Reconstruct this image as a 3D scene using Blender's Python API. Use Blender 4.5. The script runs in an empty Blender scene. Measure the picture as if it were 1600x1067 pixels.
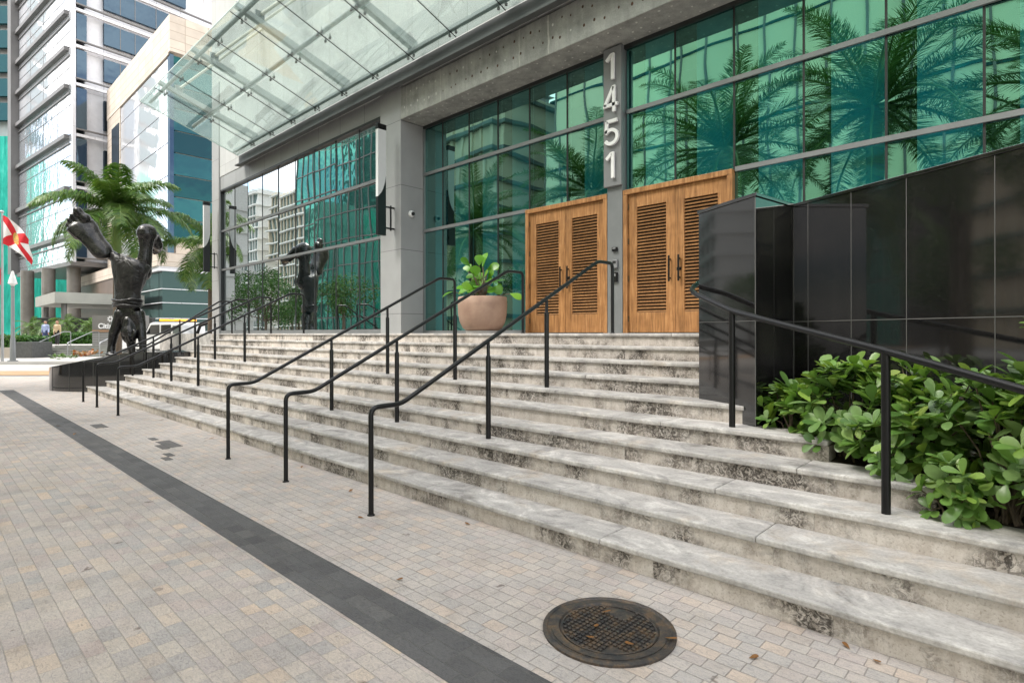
import bpy, math, random
from math import sin, cos, pi, radians, atan2, sqrt, floor
from mathutils import Vector as V, Matrix
random.seed(11)
S = bpy.context.scene
COL = S.collection
R = random.uniform

# ------------------------------------------------------------------ camera
F = 890.0; EYE = 1.558; ANG = atan2(940, 890); s_, c_ = sin(ANG), cos(ANG)
def W(u, Z, z=0.0):
    """plan point seen along photo column u at depth Z"""
    x = (u - 800) / F * Z
    return V((x * s_ - Z * c_, x * c_ + Z * s_, z))
def L(x, Z, z=0.0):
    """plan point x metres right of / Z metres ahead of the photographer"""
    return V((x * s_ - Z * c_, x * c_ + Z * s_, z))
def hz(u, v, Z): return EYE + (521.3 - .0015 * u - v) * Z / F
cam = bpy.data.cameras.new('camera'); camo = bpy.data.objects.new('camera', cam); COL.objects.link(camo)
cam.sensor_width = 36; cam.lens = F / 1600 * 36; cam.shift_y = -13.4 / 1600
cam.clip_start = .05; cam.clip_end = 3000
m = Matrix(((s_, 0, c_, 0), (c_, 0, -s_, 0), (0, 1, 0, EYE), (0, 0, 0, 1)))
camo.matrix_world = m @ Matrix.Rotation(-.0015, 4, 'Z')
S.camera = camo

# ------------------------------------------------------------------ sky, sun, exposure
SUN_EL, SUN_AZ = radians(52), radians(205)      # azimuth measured from +Y clockwise
wd = bpy.data.worlds.new('World'); S.world = wd; wd.use_nodes = True
wn = wd.node_tree; wn.nodes.clear()
wo = wn.nodes.new('ShaderNodeOutputWorld'); wb = wn.nodes.new('ShaderNodeBackground')
sk = wn.nodes.new('ShaderNodeTexSky'); sk.sky_type = 'NISHITA'; sk.sun_disc = False
sk.sun_elevation = SUN_EL; sk.sun_rotation = SUN_AZ; sk.air_density = 1.0; sk.dust_density = 1.5
tc = wn.nodes.new('ShaderNodeTexCoord'); mp = wn.nodes.new('ShaderNodeMapping'); mp.inputs['Scale'].default_value = (1, 1, 2.2)
mp.inputs['Location'].default_value = (3.1, .4, 0)
no = wn.nodes.new('ShaderNodeTexNoise'); no.inputs['Scale'].default_value = 2.6; no.inputs['Detail'].default_value = 9; no.inputs['Roughness'].default_value = .55
cr = wn.nodes.new('ShaderNodeValToRGB'); cr.color_ramp.elements[0].position = .36; cr.color_ramp.elements[1].position = .56
mx = wn.nodes.new('ShaderNodeMix'); mx.data_type = 'RGBA'
mx.inputs['B'].default_value = (8.6, 8.4, 8.15, 1)
wn.links.new(tc.outputs['Generated'], mp.inputs['Vector']); wn.links.new(mp.outputs[0], no.inputs['Vector'])
wn.links.new(no.outputs['Fac'], cr.inputs['Fac']); wn.links.new(cr.outputs['Color'], mx.inputs['Factor'])
wn.links.new(sk.outputs[0], mx.inputs['A']); wn.links.new(mx.outputs['Result'], wb.inputs['Color'])
wb.inputs['Strength'].default_value = .13
wn.links.new(wb.outputs[0], wo.inputs['Surface'])
sun = bpy.data.lights.new('sun', 'SUN'); sun.energy = 1.7; sun.angle = radians(24); sun.color = (1, .95, .88)
suno = bpy.data.objects.new('sun', sun); COL.objects.link(suno)
sd = V((sin(SUN_AZ) * cos(SUN_EL), cos(SUN_AZ) * cos(SUN_EL), sin(SUN_EL)))
suno.rotation_euler = sd.to_track_quat('Z', 'Y').to_euler()
S.view_settings.view_transform = 'Standard'; S.view_settings.look = 'None'
S.view_settings.exposure = 1.45; S.view_settings.gamma = 1
S.cycles.max_bounces = 10; S.cycles.transparent_max_bounces = 16; S.cycles.glossy_bounces = 5
S.cycles.caustics_reflective = False; S.cycles.caustics_refractive = False

# ------------------------------------------------------------------ mesh helpers
class MB:
    def __init__(self): self.v = []; self.f = []
    def add(self, vs, fs):
        o = len(self.v); self.v += [V(p) for p in vs]; self.f += [tuple(i + o for i in f) for f in fs]; return self
    def box(self, x0, x1, y0, y1, z0, z1):
        return self.add([(x0,y0,z0),(x1,y0,z0),(x1,y1,z0),(x0,y1,z0),(x0,y0,z1),(x1,y0,z1),(x1,y1,z1),(x0,y1,z1)],
                        [(0,3,2,1),(4,5,6,7),(0,1,5,4),(1,2,6,5),(2,3,7,6),(3,0,4,7)])
    def obox(self, o, a, b, c):
        """box from corner o along vectors a, b, c (right handed)"""
        o, a, b, c = V(o), V(a), V(b), V(c)
        if a.cross(b).dot(c) < 0: a, b = b, a
        return self.add([o,o+a,o+a+b,o+b,o+c,o+a+c,o+a+b+c,o+b+c],
                        [(0,3,2,1),(4,5,6,7),(0,1,5,4),(1,2,6,5),(2,3,7,6),(3,0,4,7)])
    def bar(self, p, q, w, h, up=(0,0,1)):
        p, q = V(p), V(q); d = (q-p); x = d.normalized().cross(V(up)).normalized(); u = x.cross(d.normalized()).normalized()
        return self.obox(p - x*w/2 - u*h/2, x*w, d, u*h)
    def prism(self, poly, z0, z1):
        a = sum(poly[i][0]*poly[(i+1)%len(poly)][1]-poly[(i+1)%len(poly)][0]*poly[i][1] for i in range(len(poly)))
        if a < 0: poly = poly[::-1]
        n = len(poly)
        return self.add([(p[0],p[1],z0) for p in poly]+[(p[0],p[1],z1) for p in poly],
                        [tuple(range(n))[::-1], tuple(range(n,2*n))]+[(i,(i+1)%n,n+(i+1)%n,n+i) for i in range(n)])
    def poly(self, pts): return self.add(pts, [tuple(range(len(pts)))])
    def tube(self, path, r, n=10, cap=True):
        path = [V(p) for p in path]; rs = r if isinstance(r, (list, tuple)) else [r]*len(path)
        t0 = (path[1]-path[0]).normalized(); ref = V((0,0,1)) if abs(t0.z) < .9 else V((1,0,0))
        x = t0.cross(ref).normalized(); vs = []; k = len(path)
        for i, p in enumerate(path):
            if i == 0: t = t0; sc = 1
            elif i == k-1: t = (path[-1]-path[-2]).normalized(); sc = 1
            else:
                a = (path[i]-path[i-1]).normalized(); b = (path[i+1]-path[i]).normalized(); t = (a+b).normalized()
                sc = 1
            x = (x - t*x.dot(t)).normalized(); y = t.cross(x)
            for j in range(n):
                an = 2*pi*j/n; vs.append(p + (x*cos(an)+y*sin(an))*rs[i]*sc)
        fs = [(i*n+j, i*n+(j+1)%n, (i+1)*n+(j+1)%n, (i+1)*n+j) for i in range(k-1) for j in range(n)]
        if cap: fs += [tuple(range(n))[::-1], tuple(range((k-1)*n, k*n))]
        return self.add(vs, fs)
    def lathe(self, prof, c=(0,0,0), n=32):
        c = V(c); k = len(prof); vs = []
        for (r, z) in prof:
            for j in range(n): vs.append(c + V((r*cos(2*pi*j/n), r*sin(2*pi*j/n), z)))
        fs = [(i*n+j, i*n+(j+1)%n, (i+1)*n+(j+1)%n, (i+1)*n+j) for i in range(k-1) for j in range(n)]
        if prof[0][0] > 1e-4: fs.append(tuple(range(n))[::-1])
        if prof[-1][0] > 1e-4: fs.append(tuple(range((k-1)*n, k*n)))
        return self.add(vs, fs)
    def ball(self, c, r, sc=(1,1,1), n=14, rot=None):
        c = V(c); vs = []; k = n//2
        for i in range(1, k):
            for j in range(n):
                p = V((sin(pi*i/k)*cos(2*pi*j/n)*sc[0], sin(pi*i/k)*sin(2*pi*j/n)*sc[1], cos(pi*i/k)*sc[2]))*r
                vs.append(c + (rot @ p if rot else p))
        vs += [c + (rot @ V((0,0,r*sc[2])) if rot else V((0,0,r*sc[2]))), c - (rot @ V((0,0,r*sc[2])) if rot else V((0,0,r*sc[2])))]
        t, b = (k-1)*n, (k-1)*n+1
        fs = [(i*n+j, (i+1)*n+j, (i+1)*n+(j+1)%n, i*n+(j+1)%n) for i in range(k-2) for j in range(n)]
        fs += [(t, j, (j+1)%n) for j in range(n)] + [(b, (k-2)*n+(j+1)%n, (k-2)*n+j) for j in range(n)]
        return self.add(vs, fs)
    def chain(self, pts):
        """overlapping balls and cones, for a later voxel remesh: pts = [(p, r), ...]"""
        for i, (p, r) in enumerate(pts):
            self.ball(p, r)
            if i: self.tube([pts[i-1][0], p], [pts[i-1][1], r], 14)
        return self
    def build(self, name, mat, parent=None, smooth=None, bevel=0, remesh=0, sm=6, uv=None):
        off = parent.location.copy() if parent else V((0,0,0))
        if parent and parent.parent: off = off + parent.parent.location
        me = bpy.data.meshes.new(name); me.from_pydata([v-off for v in self.v], [], self.f)
        if remesh or smooth is not None:
            me.polygons.foreach_set('use_smooth', [True]*len(me.polygons))
            if smooth: me.set_sharp_from_angle(angle=radians(smooth))
        me.materials.append(mat); me.update()
        if uv: 
            ul = me.uv_layers.new(name='uv')
            for l in me.loops: ul.data[l.index].uv = uv[l.vertex_index]
        o = bpy.data.objects.new(name, me); COL.objects.link(o)
        if parent: o.parent = parent
        if remesh:
            md = o.modifiers.new('remesh', 'REMESH'); md.mode = 'VOXEL'; md.voxel_size = remesh; md.use_smooth_shade = True
            if sm: ms = o.modifiers.new('smooth', 'SMOOTH'); ms.iterations = sm; ms.factor = .5
        if bevel:
            b = o.modifiers.new('bevel', 'BEVEL'); b.width = bevel; b.segments = 2; b.limit_method = 'ANGLE'; b.angle_limit = radians(40)
        return o
def tag(o, label=None, cat=None, group=None, kind=None):
    for k, v in (('label', label), ('category', cat), ('group', group), ('kind', kind)):
        if v: o[k] = v
    return o
def thing(name, loc, label, cat, group=None):
    o = bpy.data.objects.new(name, None); COL.objects.link(o); o.location = V(loc); o.empty_display_size = .2
    return tag(o, label, cat, group)
def copy_tree(o, parent=None):
    c = o.copy(); COL.objects.link(c); c.parent = parent
    for ch in list(o.children): copy_tree(ch, c)
    return c
def struct(name, mb, mat, **k): return tag(mb.build(name, mat, **k), kind='structure')
def fillet(path, r, n=5):
    out = [V(path[0])]
    for i in range(1, len(path)-1):
        p = V(path[i]); a = (V(path[i-1])-p); b = (V(path[i+1])-p); q = min(r, a.length*.45, b.length*.45)
        pa, pb = p+a.normalized()*q, p+b.normalized()*q
        for j in range(n+1):
            t = j/n; out.append(pa*(1-t)**2 + p*2*t*(1-t) + pb*t*t)
    return out + [V(path[-1])]

# ------------------------------------------------------------------ material helpers
class NT:
    def __init__(self, name):
        self.m = bpy.data.materials.new(name); self.m.use_nodes = True; self.t = self.m.node_tree; self.t.nodes.clear()
        self.out = self.t.nodes.new('ShaderNodeOutputMaterial')
    def n(self, typ, ins=None, **pr):
        nd = self.t.nodes.new('ShaderNode'+typ)
        for k, v in pr.items(): setattr(nd, k, v)
        for k, v in (ins or {}).items(): self.set(nd, k, v)
        return nd
    def set(self, nd, k, v):
        i = nd.inputs[k]
        if hasattr(v, 'is_output') or isinstance(v, bpy.types.NodeSocket): self.t.links.new(v, i)
        elif isinstance(v, tuple) and len(v) == 3 and i.type == 'RGBA': i.default_value = (*v, 1)
        else: i.default_value = v
    def math(self, op, a, b=0.0, c=0.0, clamp=False):
        nd = self.n('Math', {0: a, 1: b}, operation=op); nd.use_clamp = clamp
        if op in ('MULTIPLY_ADD', 'COMPARE', 'SMOOTH_MIN'): self.set(nd, 2, c)
        return nd.outputs[0]
    def mixc(self, f, a, b, mode='MIX'):
        nd = self.n('Mix', data_type='RGBA', blend_type=mode)
        self.set(nd, 0, f); self.set(nd, 'A', a); self.set(nd, 'B', b); return nd.outputs['Result']
    def ramp(self, f, els, interp='LINEAR'):
        nd = self.n('ValToRGB', {'Fac': f}); r = nd.color_ramp; r.interpolation = interp
        while len(r.elements) < len(els): r.elements.new(.5)
        for e, (p, c) in zip(r.elements, els): e.position = p; e.color = (*c, 1) if len(c) == 3 else c
        return nd.outputs['Color']
    def noise(self, vec, scale, detail=5, rough=.55, dist=0):
        return self.n('TexNoise', {'Vector': vec, 'Scale': scale, 'Detail': detail, 'Roughness': rough, 'Distortion': dist}).outputs['Fac']
    def coord(self, kind='Object', scale=(1,1,1), loc=(0,0,0), rot=(0,0,0)):
        o = self.n('TexCoord').outputs[kind] if kind != 'Pos' else self.n('NewGeometry').outputs['Position']
        return self.n('Mapping', {'Vector': o, 'Scale': scale, 'Location': loc, 'Rotation': rot}).outputs[0]
    def island(self): return self.n('NewGeometry').outputs['Random Per Island']
    def bump(self, h, st=.3, dist=.01): return self.n('Bump', {'Height': h, 'Strength': st, 'Distance': dist}).outputs[0]
    def done(self, sh): self.t.links.new(sh, self.out.inputs['Surface']); return self.m
    def pbr(self, **k):
        b = self.n('BsdfPrincipled')
        names = {'col': 'Base Color', 'rough': 'Roughness', 'metal': 'Metallic', 'nor': 'Normal', 'spec': 'Specular IOR Level', 'coat': 'Coat Weight', 'alpha': 'Alpha', 'emit': 'Emission Color', 'emits': 'Emission Strength', 'ior': 'IOR'}
        for q, v in k.items(): self.set(b, names[q], v)
        return b.outputs[0]
def flat(name, c1, c2=None, scale=4, rough=.5, metal=0, bump=0, bscale=40, spec=.5, stretch=(1,1,1), island=0, coat=0, detail=5):
    t = NT(name); co = t.coord('Object', stretch); c2 = c2 or tuple(x*.8 for x in c1)
    col = t.ramp(t.noise(co, scale, detail), [(.3, c1), (.7, c2)])
    if island:
        f = t.math('MULTIPLY_ADD', t.island(), island, 1-island/2)
        col = t.mixc(1, col, t.n('CombineColor', {0: f, 1: f, 2: f}).outputs[0], 'MULTIPLY')
    k = dict(col=col, rough=rough, metal=metal, spec=spec, coat=coat)
    if bump: k['nor'] = t.bump(t.noise(co, bscale, 4), bump, .01)
    return t.done(t.pbr(**k))
def leafmat(name, cols, rough=.4, trans=.25, spec=.45):
    t = NT(name); i = t.island(); n = len(cols)
    col = t.ramp(i, [(j/(n-1), c) for j, c in enumerate(cols)])
    nz = t.noise(t.coord('Object'), 30, 2); col = t.mixc(.35, col, t.mixc(nz, (.25,.25,.2), (1,1,1)), 'MULTIPLY')
    d = t.pbr(col=col, rough=rough, spec=spec)
    tr = t.n('BsdfTranslucent', {'Color': t.mixc(1, col, (1.2,1.3,.5), 'MULTIPLY')}).outputs[0]
    return t.done(t.n('MixShader', {0: trans, 1: d, 2: tr}).outputs[0])
def pavermat(name, w, l, cols, jcol, joint=.004, seed=0, rough=.8, vary=.7):
    t = NT(name); p = t.n('NewGeometry').outputs['Position']; sp = t.n('SeparateXYZ', {0: p}); x, y = sp.outputs[0], sp.outputs[1]
    yr = t.math('DIVIDE', t.math('ADD', y, 50.0+seed), w); row = t.math('FLOOR', yr); fy = t.math('FRACT', yr)
    wr = t.n('TexWhiteNoise', {'W': row}, noise_dimensions='1D').outputs['Value']
    lr = t.math('MULTIPLY', t.math('MULTIPLY_ADD', wr, vary, 1.1-vary/2), l)
    xr = t.math('ADD', t.math('DIVIDE', t.math('ADD', x, 90.0), lr), t.math('MULTIPLY', wr, 17.3)); colm = t.math('FLOOR', xr); fx = t.math('FRACT', xr)
    cell = t.n('CombineXYZ', {0: row, 1: colm, 2: 3.3}).outputs[0]
    wnz = t.n('TexWhiteNoise', {'Vector': cell}, noise_dimensions='3D')
    base = t.ramp(wnz.outputs['Value'], [(i/(len(cols)-1), c) for i, c in enumerate(cols)], 'LINEAR')
    dx = t.math('MULTIPLY', t.math('MINIMUM', fx, t.math('SUBTRACT', 1.0, fx)), lr)
    dy = t.math('MULTIPLY', t.math('MINIMUM', fy, t.math('SUBTRACT', 1.0, fy)), w)
    wob = t.math('MULTIPLY', t.math('SUBTRACT', t.noise(p, 60, 2), .5), .004)
    d = t.math('ADD', t.math('MINIMUM', dx, dy), wob)
    jm = t.n('MapRange', {0: d, 1: joint*.35, 2: joint, 3: 0.0, 4: 1.0}).outputs[0]
    shift = t.n('VectorMath', {0: p, 1: t.n('VectorMath', {0: wnz.outputs['Color'], 1: (9, 9, 9)}, operation='MULTIPLY').outputs[0]}, operation='ADD').outputs[0]
    st = t.n('Mapping', {'Vector': shift, 'Scale': (1, 2.6, 1), 'Rotation': (0, 0, -.35)}).outputs[0]
    vein = t.noise(st, 16, 7, .65, 2.5)
    base = t.mixc(.9, base, t.ramp(vein, [(.28, (.62,.61,.63)), (.5, (1,.98,.97)), (.72, (1.12,1.07,1.0))]), 'MULTIPLY')
    speck = t.noise(p, 160, 2); base = t.mixc(.3, base, t.ramp(speck, [(.35, (.55,.53,.5)), (.6, (1.05,1.05,1.05))]), 'MULTIPLY')
    stain = t.noise(p, .9, 5, .6); base = t.mixc(.5, base, t.ramp(stain, [(.3, (.72,.70,.68)), (.55, (1,1,1))]), 'MULTIPLY')
    spot = t.noise(p, 7, 3, .5); base = t.mixc(1, base, t.ramp(spot, [(.24, (.45,.42,.4)), (.29, (1,1,1))]), 'MULTIPLY')
    vo = t.n('TexVoronoi', {'Vector': p, 'Scale': 2.3}, feature='F1'); gum = t.math('LESS_THAN', vo.outputs['Distance'], t.math('MULTIPLY', t.n('SeparateColor', {0: vo.outputs['Color']}).outputs[0], .075))
    base = t.mixc(t.math('MULTIPLY', gum, .5), base, (.17,.155,.145))
    fade = t.noise(p, 2.6, 6, .7); base = t.mixc(.45, base, t.ramp(fade, [(.34, (.70,.67,.64)), (.5, (1,1,1)), (.66, (1.12,1.10,1.06))]), 'MULTIPLY')
    jm = t.math('MULTIPLY_ADD', t.math('SUBTRACT', 1.0, jm), t.math('MULTIPLY_ADD', t.noise(p, 5, 3), -1.4, 0.05), 1.0, clamp=True)
    col = t.mixc(jm, jcol, base)
    hh = t.math('ADD', jm, t.math('MULTIPLY', vein, .5)); hh = t.math('ADD', hh, t.math('MULTIPLY', wnz.outputs['Value'], .25))
    return t.done(t.pbr(col=col, rough=rough, nor=t.bump(hh, .7, .008), spec=.3))

# stone of the stairs
def stonemat(name, tread):
    t = NT(name); p = t.coord('Pos'); isl = t.island()
    off = t.n('CombineXYZ', {0: t.math('MULTIPLY', isl, 37.0), 1: t.math('MULTIPLY', isl, 11.0), 2: t.math('MULTIPLY', isl, 5.0)}).outputs[0]
    q = t.n('VectorMath', {0: p, 1: off}, operation='ADD').outputs[0]
    if tread:
        st = t.n('Mapping', {'Vector': q, 'Scale': (1, 1.5, 1), 'Rotation': (0, 0, .45)}).outputs[0]
        v = t.noise(st, 1.9, 9, .66, 2.6)
        col = t.ramp(v, [(.29, (.24,.235,.225)), (.41, (.40,.385,.37)), (.53, (.48,.462,.44)), (.64, (.62,.60,.57))])
        sp = t.noise(q, 50, 5, .7); col = t.mixc(.5, col, t.ramp(sp, [(.35, (.62,.6,.57)), (.55, (1.05,1.05,1.05))]), 'MULTIPLY')
        dirt = t.noise(p, 1.7, 6, .65); col = t.mixc(.8, col, t.ramp(dirt, [(.30, (.42,.41,.40)), (.45, (1,1,1)), (.56, (1,1,1)), (.70, (1.0,.89,.76))]), 'MULTIPLY')
        f = t.math('MULTIPLY_ADD', isl, .3, .85); hgt = t.math('ADD', v, t.math('MULTIPLY', sp, .6)); bs = .25
    else:
        v = t.noise(q, 9, 8, .7, .6)
        col = t.ramp(v, [(.3, (.47,.42,.375)), (.48, (.60,.55,.50)), (.68, (.70,.655,.61))])
        big = t.noise(q, 1.9, 5, .6, .5); sp = t.noise(q, 26, 6, .75, 1.5)
        mk = t.ramp(big, [(.45, (0,0,0)), (.60, (1,1,1))])
        spots = t.ramp(sp, [(.46, (.17,.165,.16)), (.58, (.97,.97,.97))])
        col = t.mixc(mk, col, t.mixc(1, col, spots, 'MULTIPLY'))
        drip = t.noise(t.n('Mapping', {'Vector': q, 'Scale': (16, 16, 1.1)}).outputs[0], 1.0, 4, .6); col = t.mixc(t.math('MULTIPLY', mk, .8), t.mixc(.35, col, t.ramp(drip, [(.40, (.72,.69,.66)), (.52, (1,1,1))]), 'MULTIPLY'), t.mixc(1, col, t.ramp(drip, [(.40, (.58,.56,.54)), (.54, (1,1,1))]), 'MULTIPLY'))
        pit = t.noise(q, 75, 4, .6); col = t.mixc(.6, col, t.ramp(pit, [(.34, (.55,.50,.46)), (.46, (1,1,1))]), 'MULTIPLY')
        f = t.math('MULTIPLY_ADD', isl, .36, .80); hgt = t.math('ADD', pit, sp); bs = .45
    col = t.mixc(1, col, t.n('CombineColor', {0: f, 1: f, 2: f}).outputs[0], 'MULTIPLY')
    return t.done(t.pbr(col=col, rough=.72, spec=.3, nor=t.bump(hgt, bs, .006)))
def granite(name):
    t = NT(name); p = t.coord('Pos'); v = t.noise(p, 140, 3, .6); b = t.noise(p, 320, 2)
    col = t.mixc(t.ramp(v, [(.52, (0,0,0)), (.72, (1,1,1))]), (.006,.006,.0065), (.035,.034,.032))
    col = t.mixc(t.ramp(b, [(.66, (0,0,0)), (.76, (1,1,1))]), col, (.10,.095,.085))
    strk = t.noise(t.n('Mapping', {'Vector': p, 'Scale': (11, 11, .7)}).outputs[0], 1.0, 5, .65); col = t.mixc(t.ramp(strk, [(.52, (0,0,0)), (.75, (.12,.12,.12))]), col, (.05,.046,.042))
    rg = t.math('MULTIPLY_ADD', t.noise(p, 2.5, 4), .06, .03)
    return t.done(t.pbr(col=col, rough=rg, spec=.9, coat=.45, nor=t.bump(t.noise(p, 1.6, 2), .04, .02)))
def winglass(name, gcol, tcol, fac, wave=.5, dist=.02, scale=.75, rough=.004):
    t = NT(name); p = t.coord('Pos'); n = t.bump(t.noise(p, scale, 1.5, .4), wave, dist)
    lw = t.n('LayerWeight', {'Blend': .35}).outputs['Facing']
    f = t.math('MULTIPLY_ADD', t.math('POWER', lw, 2.0), 1-fac, fac)
    rd = t.math('MULTIPLY_ADD', t.n('ObjectInfo').outputs['Random'], .25, .82)
    gc2 = t.mixc(1, gcol, t.n('CombineColor', {0: rd, 1: rd, 2: rd}).outputs[0], 'MULTIPLY')
    g = t.n('BsdfGlossy', {'Color': gc2, 'Roughness': rough, 'Normal': n}).outputs[0]
    tr = t.n('BsdfTransparent', {'Color': tcol}).outputs[0]
    return t.done(t.n('MixShader', {0: f, 1: tr, 2: g}).outputs[0])
def canopyglass(name):
    t = NT(name); lw = t.n('LayerWeight', {'Blend': .3}).outputs['Fresnel']
    p = t.coord('Pos'); n = t.bump(t.noise(p, .9, 2), .2, .01)
    tr = t.n('BsdfTransparent', {'Color': (.905,.95,.94)}).outputs[0]
    di = t.n('BsdfDiffuse', {'Color': (.60,.72,.69)}).outputs[0]; tl = t.n('BsdfTranslucent', {'Color': (.60,.73,.69)}).outputs[0]
    hz_ = t.n('MixShader', {0: .6, 1: di, 2: tl}).outputs[0]
    dirt = t.math('MULTIPLY_ADD', t.noise(p, 1.3, 5, .6), .10, .02)
    a = t.n('MixShader', {0: dirt, 1: tr, 2: hz_}).outputs[0]
    g = t.n('BsdfGlossy', {'Color': (.85,.95,.92), 'Roughness': .02, 'Normal': n}).outputs[0]
    f = t.math('MULTIPLY_ADD', lw, .30, .03, clamp=True)
    return t.done(t.n('MixShader', {0: f, 1: a, 2: g}).outputs[0])
def woodmat(name, c1, c2, c3):
    t = NT(name); isl = t.island()
    off = t.n('CombineXYZ', {0: t.math('MULTIPLY', isl, 23.0), 2: t.math('MULTIPLY', isl, 7.0)}).outputs[0]
    q = t.n('VectorMath', {0: t.coord('Pos'), 1: off}, operation='ADD').outputs[0]
    st = t.n('Mapping', {'Vector': q, 'Scale': (14, 14, .9)}).outputs[0]
    g = t.noise(st, 2.2, 6, .6, .8); col = t.ramp(g, [(.3, c1), (.5, c2), (.7, c3)])
    f = t.math('MULTIPLY_ADD', isl, .3, .85); col = t.mixc(1, col, t.n('CombineColor', {0: f, 1: f, 2: f}).outputs[0], 'MULTIPLY')
    w = t.noise(t.coord('Pos'), 5, 5); col = t.mixc(.4, col, t.ramp(w, [(.35, (.6,.55,.5)), (.6, (1.1,1.1,1.05))]), 'MULTIPLY')
    return t.done(t.pbr(col=col, rough=.45, spec=.4, nor=t.bump(g, .15, .004)))
def panelmat(name, col, pu, pv, axis, jc, jw=.012, rough=.4, var=.12, metal=0):
    """cladding panels: joints every pu along plan axis (unit vector) and every pv in height"""
    t = NT(name); p = t.n('NewGeometry').outputs['Position']; sp = t.n('SeparateXYZ', {0: p})
    al = t.n('VectorMath', {0: p, 1: (axis[0], axis[1], 0)}, operation='DOT_PRODUCT').outputs['Value']
    a = t.math('DIVIDE', t.math('ADD', al, 500.0), pu); b = t.math('DIVIDE', t.math('ADD', sp.outputs[2], 50.0), pv)
    fa, fb = t.math('FRACT', a), t.math('FRACT', b)
    da = t.math('MULTIPLY', t.math('MINIMUM', fa, t.math('SUBTRACT', 1.0, fa)), pu); db = t.math('MULTIPLY', t.math('MINIMUM', fb, t.math('SUBTRACT', 1.0, fb)), pv)
    jm = t.n('MapRange', {0: t.math('MINIMUM', da, db), 1: jw*.4, 2: jw*.6}).outputs[0]
    wv = t.n('TexWhiteNoise', {'Vector': t.n('CombineXYZ', {0: t.math('FLOOR', a), 1: t.math('FLOOR', b)}).outputs[0]}, noise_dimensions='3D').outputs['Value']
    f = t.math('MULTIPLY_ADD', wv, var, 1-var/2); nz = t.noise(p, 1.2, 6, .6)
    base = t.mixc(1, col, t.n('CombineColor', {0: f, 1: f, 2: f}).outputs[0], 'MULTIPLY')
    base = t.mixc(.4, base, t.ramp(nz, [(.3, (.75,.75,.75)), (.6, (1.05,1.05,1.05))]), 'MULTIPLY')
    return t.done(t.pbr(col=t.mixc(jm, jc, base), rough=rough, metal=metal))

M = {}
M['paver'] = pavermat('beige pavers', .0875, .125, [(.53,.485,.45),(.46,.445,.435),(.58,.535,.485),(.52,.47,.45),(.45,.44,.43),(.62,.52,.425),(.56,.525,.48),(.52,.455,.43),(.49,.47,.45),(.57,.52,.47),(.47,.44,.425)], (.43,.395,.36), .0028, vary=.5)
PC = [(.52,.485,.455),(.50,.48,.46),(.56,.525,.485),(.52,.49,.465),(.48,.465,.45),(.59,.51,.44),(.55,.515,.48),(.53,.48,.455),(.51,.49,.47)]
M['paver2'] = pavermat('small grey pavers', .088, .108, PC, (.29,.265,.24), .0036, seed=.0, vary=.12)
M['darkpaver'] = pavermat('charcoal pavers', .105, .20, [(.098,.10,.104),(.135,.137,.14),(.115,.117,.12),(.155,.155,.155)], (.16,.155,.145), seed=.035)
M['patchpaver'] = pavermat('grey patch pavers', .0875, .15, [(.12,.12,.12),(.16,.155,.15),(.14,.14,.14)], (.2,.19,.18), .0032)
M['tread'] = stonemat('tread stone', True); M['riser'] = stonemat('riser stone', False)
M['granite'] = granite('polished black granite')
M['grout'] = flat('pale grout', (.13,.13,.125), rough=.8)
M['black'] = flat('black painted steel', (.006,.006,.0065), (.010,.010,.0105), rough=.32, spec=.32)
M['alu'] = flat('grey anodised aluminium', (.23,.24,.245), (.19,.2,.205), 2, .42, metal=.35)
M['alud'] = flat('dark mullion', (.035,.037,.038), rough=.4, metal=.3)
M['column'] = panelmat('grey column panels', (.33,.335,.335), 40, 1.53, (1,0), (.12,.12,.12), .012, .5, .03)
M['spandrel'] = panelmat('grey spandrel panels', (.30,.31,.31), 1.2, 40, (1,0), (.10,.10,.10), .014, .45, .12)
M['uppanel'] = panelmat('pale upper facade panels', (.47,.48,.47), .95, 3.4, (1,0), (.30,.30,.29), .016, .5, .12)
M['store'] = winglass('storefront glass', (.86,.92,.92), (.10,.20,.20), .80, .30, .022, .45)
M['teal'] = winglass('teal tinted glass', (.34,.80,.66), (.08,.57,.64), .50, .38, .02, .55)
M['teal2'] = winglass('deep teal glass', (.38,.74,.66), (.07,.48,.54), .50, .38, .02, .55)
M['canopy'] = canopyglass('pale green canopy glass')
M['steelg'] = flat('grey canopy steel', (.25,.27,.27), (.30,.32,.32), 3, .45, metal=.3)
M['beampaint'] = flat('pale grey beam paint', (.48,.51,.50), (.42,.45,.44), 2, .5)
M['channel'] = flat('dark grey channel paint', (.065,.07,.072), (.085,.09,.09), 2, .55)
M['rod'] = flat('cream tension rod', (.72,.70,.60), (.6,.58,.5), rough=.4)
M['wood'] = woodmat('oak door wood', (.18,.085,.030), (.33,.158,.058), (.47,.25,.108))
M['woodl'] = woodmat('oak louvre wood', (.16,.075,.028), (.24,.118,.045), (.32,.165,.065))
M['dark'] = flat('dark interior', (.012,.013,.013), rough=.9)
M['curtain'] = flat('pale curtain', (.80,.82,.80), (.74,.78,.76), 3, .9)
M['white'] = flat('white enamel', (.72,.73,.73), (.68,.69,.69), rough=.35)
M['digit'] = flat('white digit paint', (.80,.80,.79), (.75,.75,.74), rough=.4)
M['signplate'] = flat('grey sign plate', (.20,.205,.21), (.23,.235,.24), 3, .45, metal=.2)
M['bronze'] = None
M['iron'] = None
M['soil'] = flat('dark mulch', (.020,.014,.010), (.045,.032,.022), 25, .95, bump=.8, bscale=60)
M['bark'] = flat('grey brown bark', (.16,.12,.085), (.09,.068,.05), 12, .9, bump=.5, bscale=30)
M['pot'] = flat('terracotta planter', (.37,.25,.18), (.25,.155,.11), 3.5, .7, bump=.3, bscale=50, detail=8)
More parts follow.
